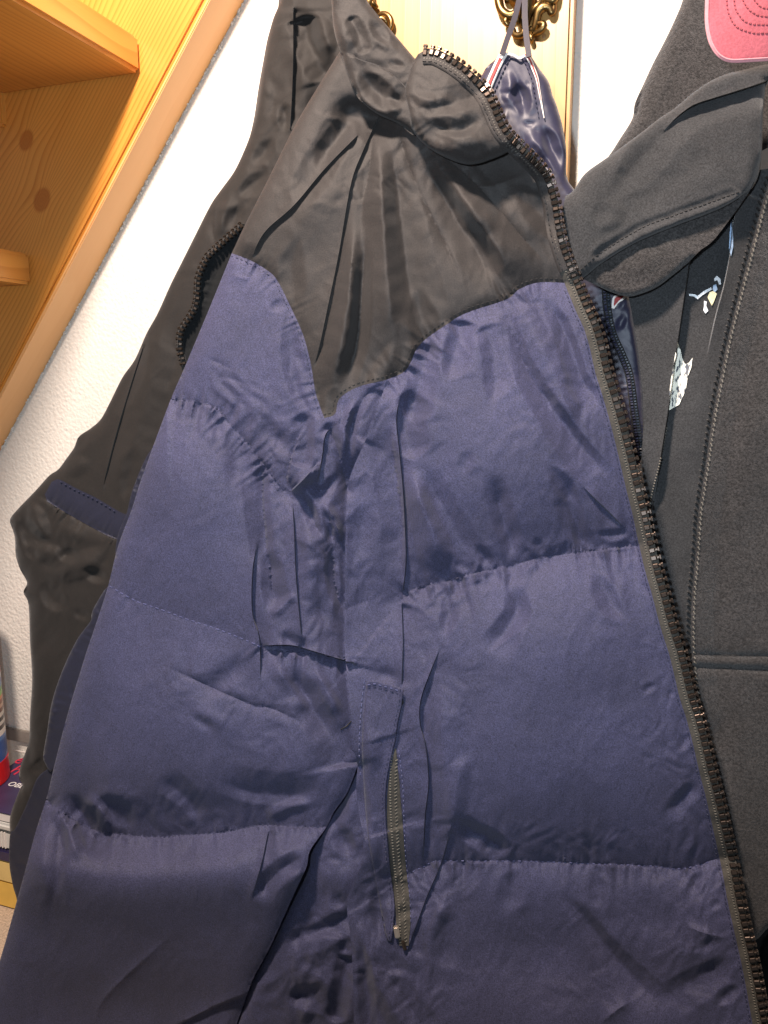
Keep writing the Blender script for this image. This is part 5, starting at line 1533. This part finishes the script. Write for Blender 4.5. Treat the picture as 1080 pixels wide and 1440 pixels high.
# pencil tin
base = at_z(-40, 1098, zk2 + .0008)
tin = empty('pencil_tin', base, 'round tin with a rainbow of printed coloured stripes and a red foot, far left edge', 'tin')
# radius so that the right silhouette falls at pixel 8
for rr in np.linspace(0.005, 0.09, 300):
    if True:
        pt = base + Vector((rr * math.cos(YAW), rr * math.sin(YAW), 0))
        loc = RM.transposed() @ (pt - CAM)
        uu = 540 + F * loc.x / -loc.z
        if uu >= 8.2:
            break
R_TIN = rr


def z_of(v):
    """height on the tin's right silhouette seen at photo row v"""
    p = base + Vector((R_TIN * math.cos(YAW), R_TIN * math.sin(YAW), 0))
    lo, hi = 0.0, 0.6
    for _ in range(40):
        mid = (lo + hi) / 2
        l2 = RM.transposed() @ (p + Vector((0, 0, mid)) - CAM)
        vv = 720 - F * l2.y / -l2.z
        lo, hi = (mid, hi) if vv > v else (lo, mid)
    return lo


def ring_part(name, z0, z1, r, mat, bevel=0.0):
    bm = bmesh.new()
    bmesh.ops.create_cone(bm, cap_ends=True, segments=48, radius1=r, radius2=r, depth=z1 - z0, matrix=Matrix.Translation(base + Vector((0, 0, (z0 + z1) / 2))))
    return bm_obj(name, bm, mat, tin, smooth=False)


bands = [(1105, 1068, (0.62, 0.012, 0.012)), (1068, 1040, (0.05, 0.11, 0.33)), (1040, 1034, (0.10, 0.20, 0.45)), (1034, 1026, (0.7, 0.65, 0.6)), (1026, 1020, (0.03, 0.02, 0.02)), (1020, 1015, (0.6, 0.55, 0.5)), (1015, 1009, (0.02, 0.02, 0.02)), (1009, 1003, (0.6, 0.55, 0.48)), (1003, 997, (0.14, 0.04, 0.02)), (997, 992, (0.5, 0.3, 0.2)), (992, 986, (0.25, 0.06, 0.02)), (986, 981, (0.55, 0.2, 0.05)), (981, 975, (0.20, 0.42, 0.06)), (975, 969, (0.08, 0.25, 0.05)), (969, 963, (0.05, 0.16, 0.4)), (963, 957, (0.06, 0.08, 0.3)), (957, 951, (0.55, 0.55, 0.6)), (951, 945, (0.5, 0.12, 0.2)), (945, 938, (0.45, 0.03, 0.03)), (938, 931, (0.6, 0.12, 0.02)), (931, 924, (0.7, 0.25, 0.02)), (924, 917, (0.7, 0.45, 0.05)), (917, 910, (0.65, 0.62, 0.6)), (910, 872, (0.05, 0.05, 0.17)), (872, 850, (0.5, 0.06, 0.02)), (850, 838, (0.6, 0.3, 0.15))]
ring_part('body', 0.0, z_of(839), R_TIN - 0.0006, M_CLEAR)
for va, vb, c in bands:
    ring_part('foot' if va == 1105 else 'printed_band', max(z_of(va), 0.0005), z_of(vb), R_TIN + (0.0006 if va == 1105 else 0), plain('tin_print', c, 0.3, namp=0.08))
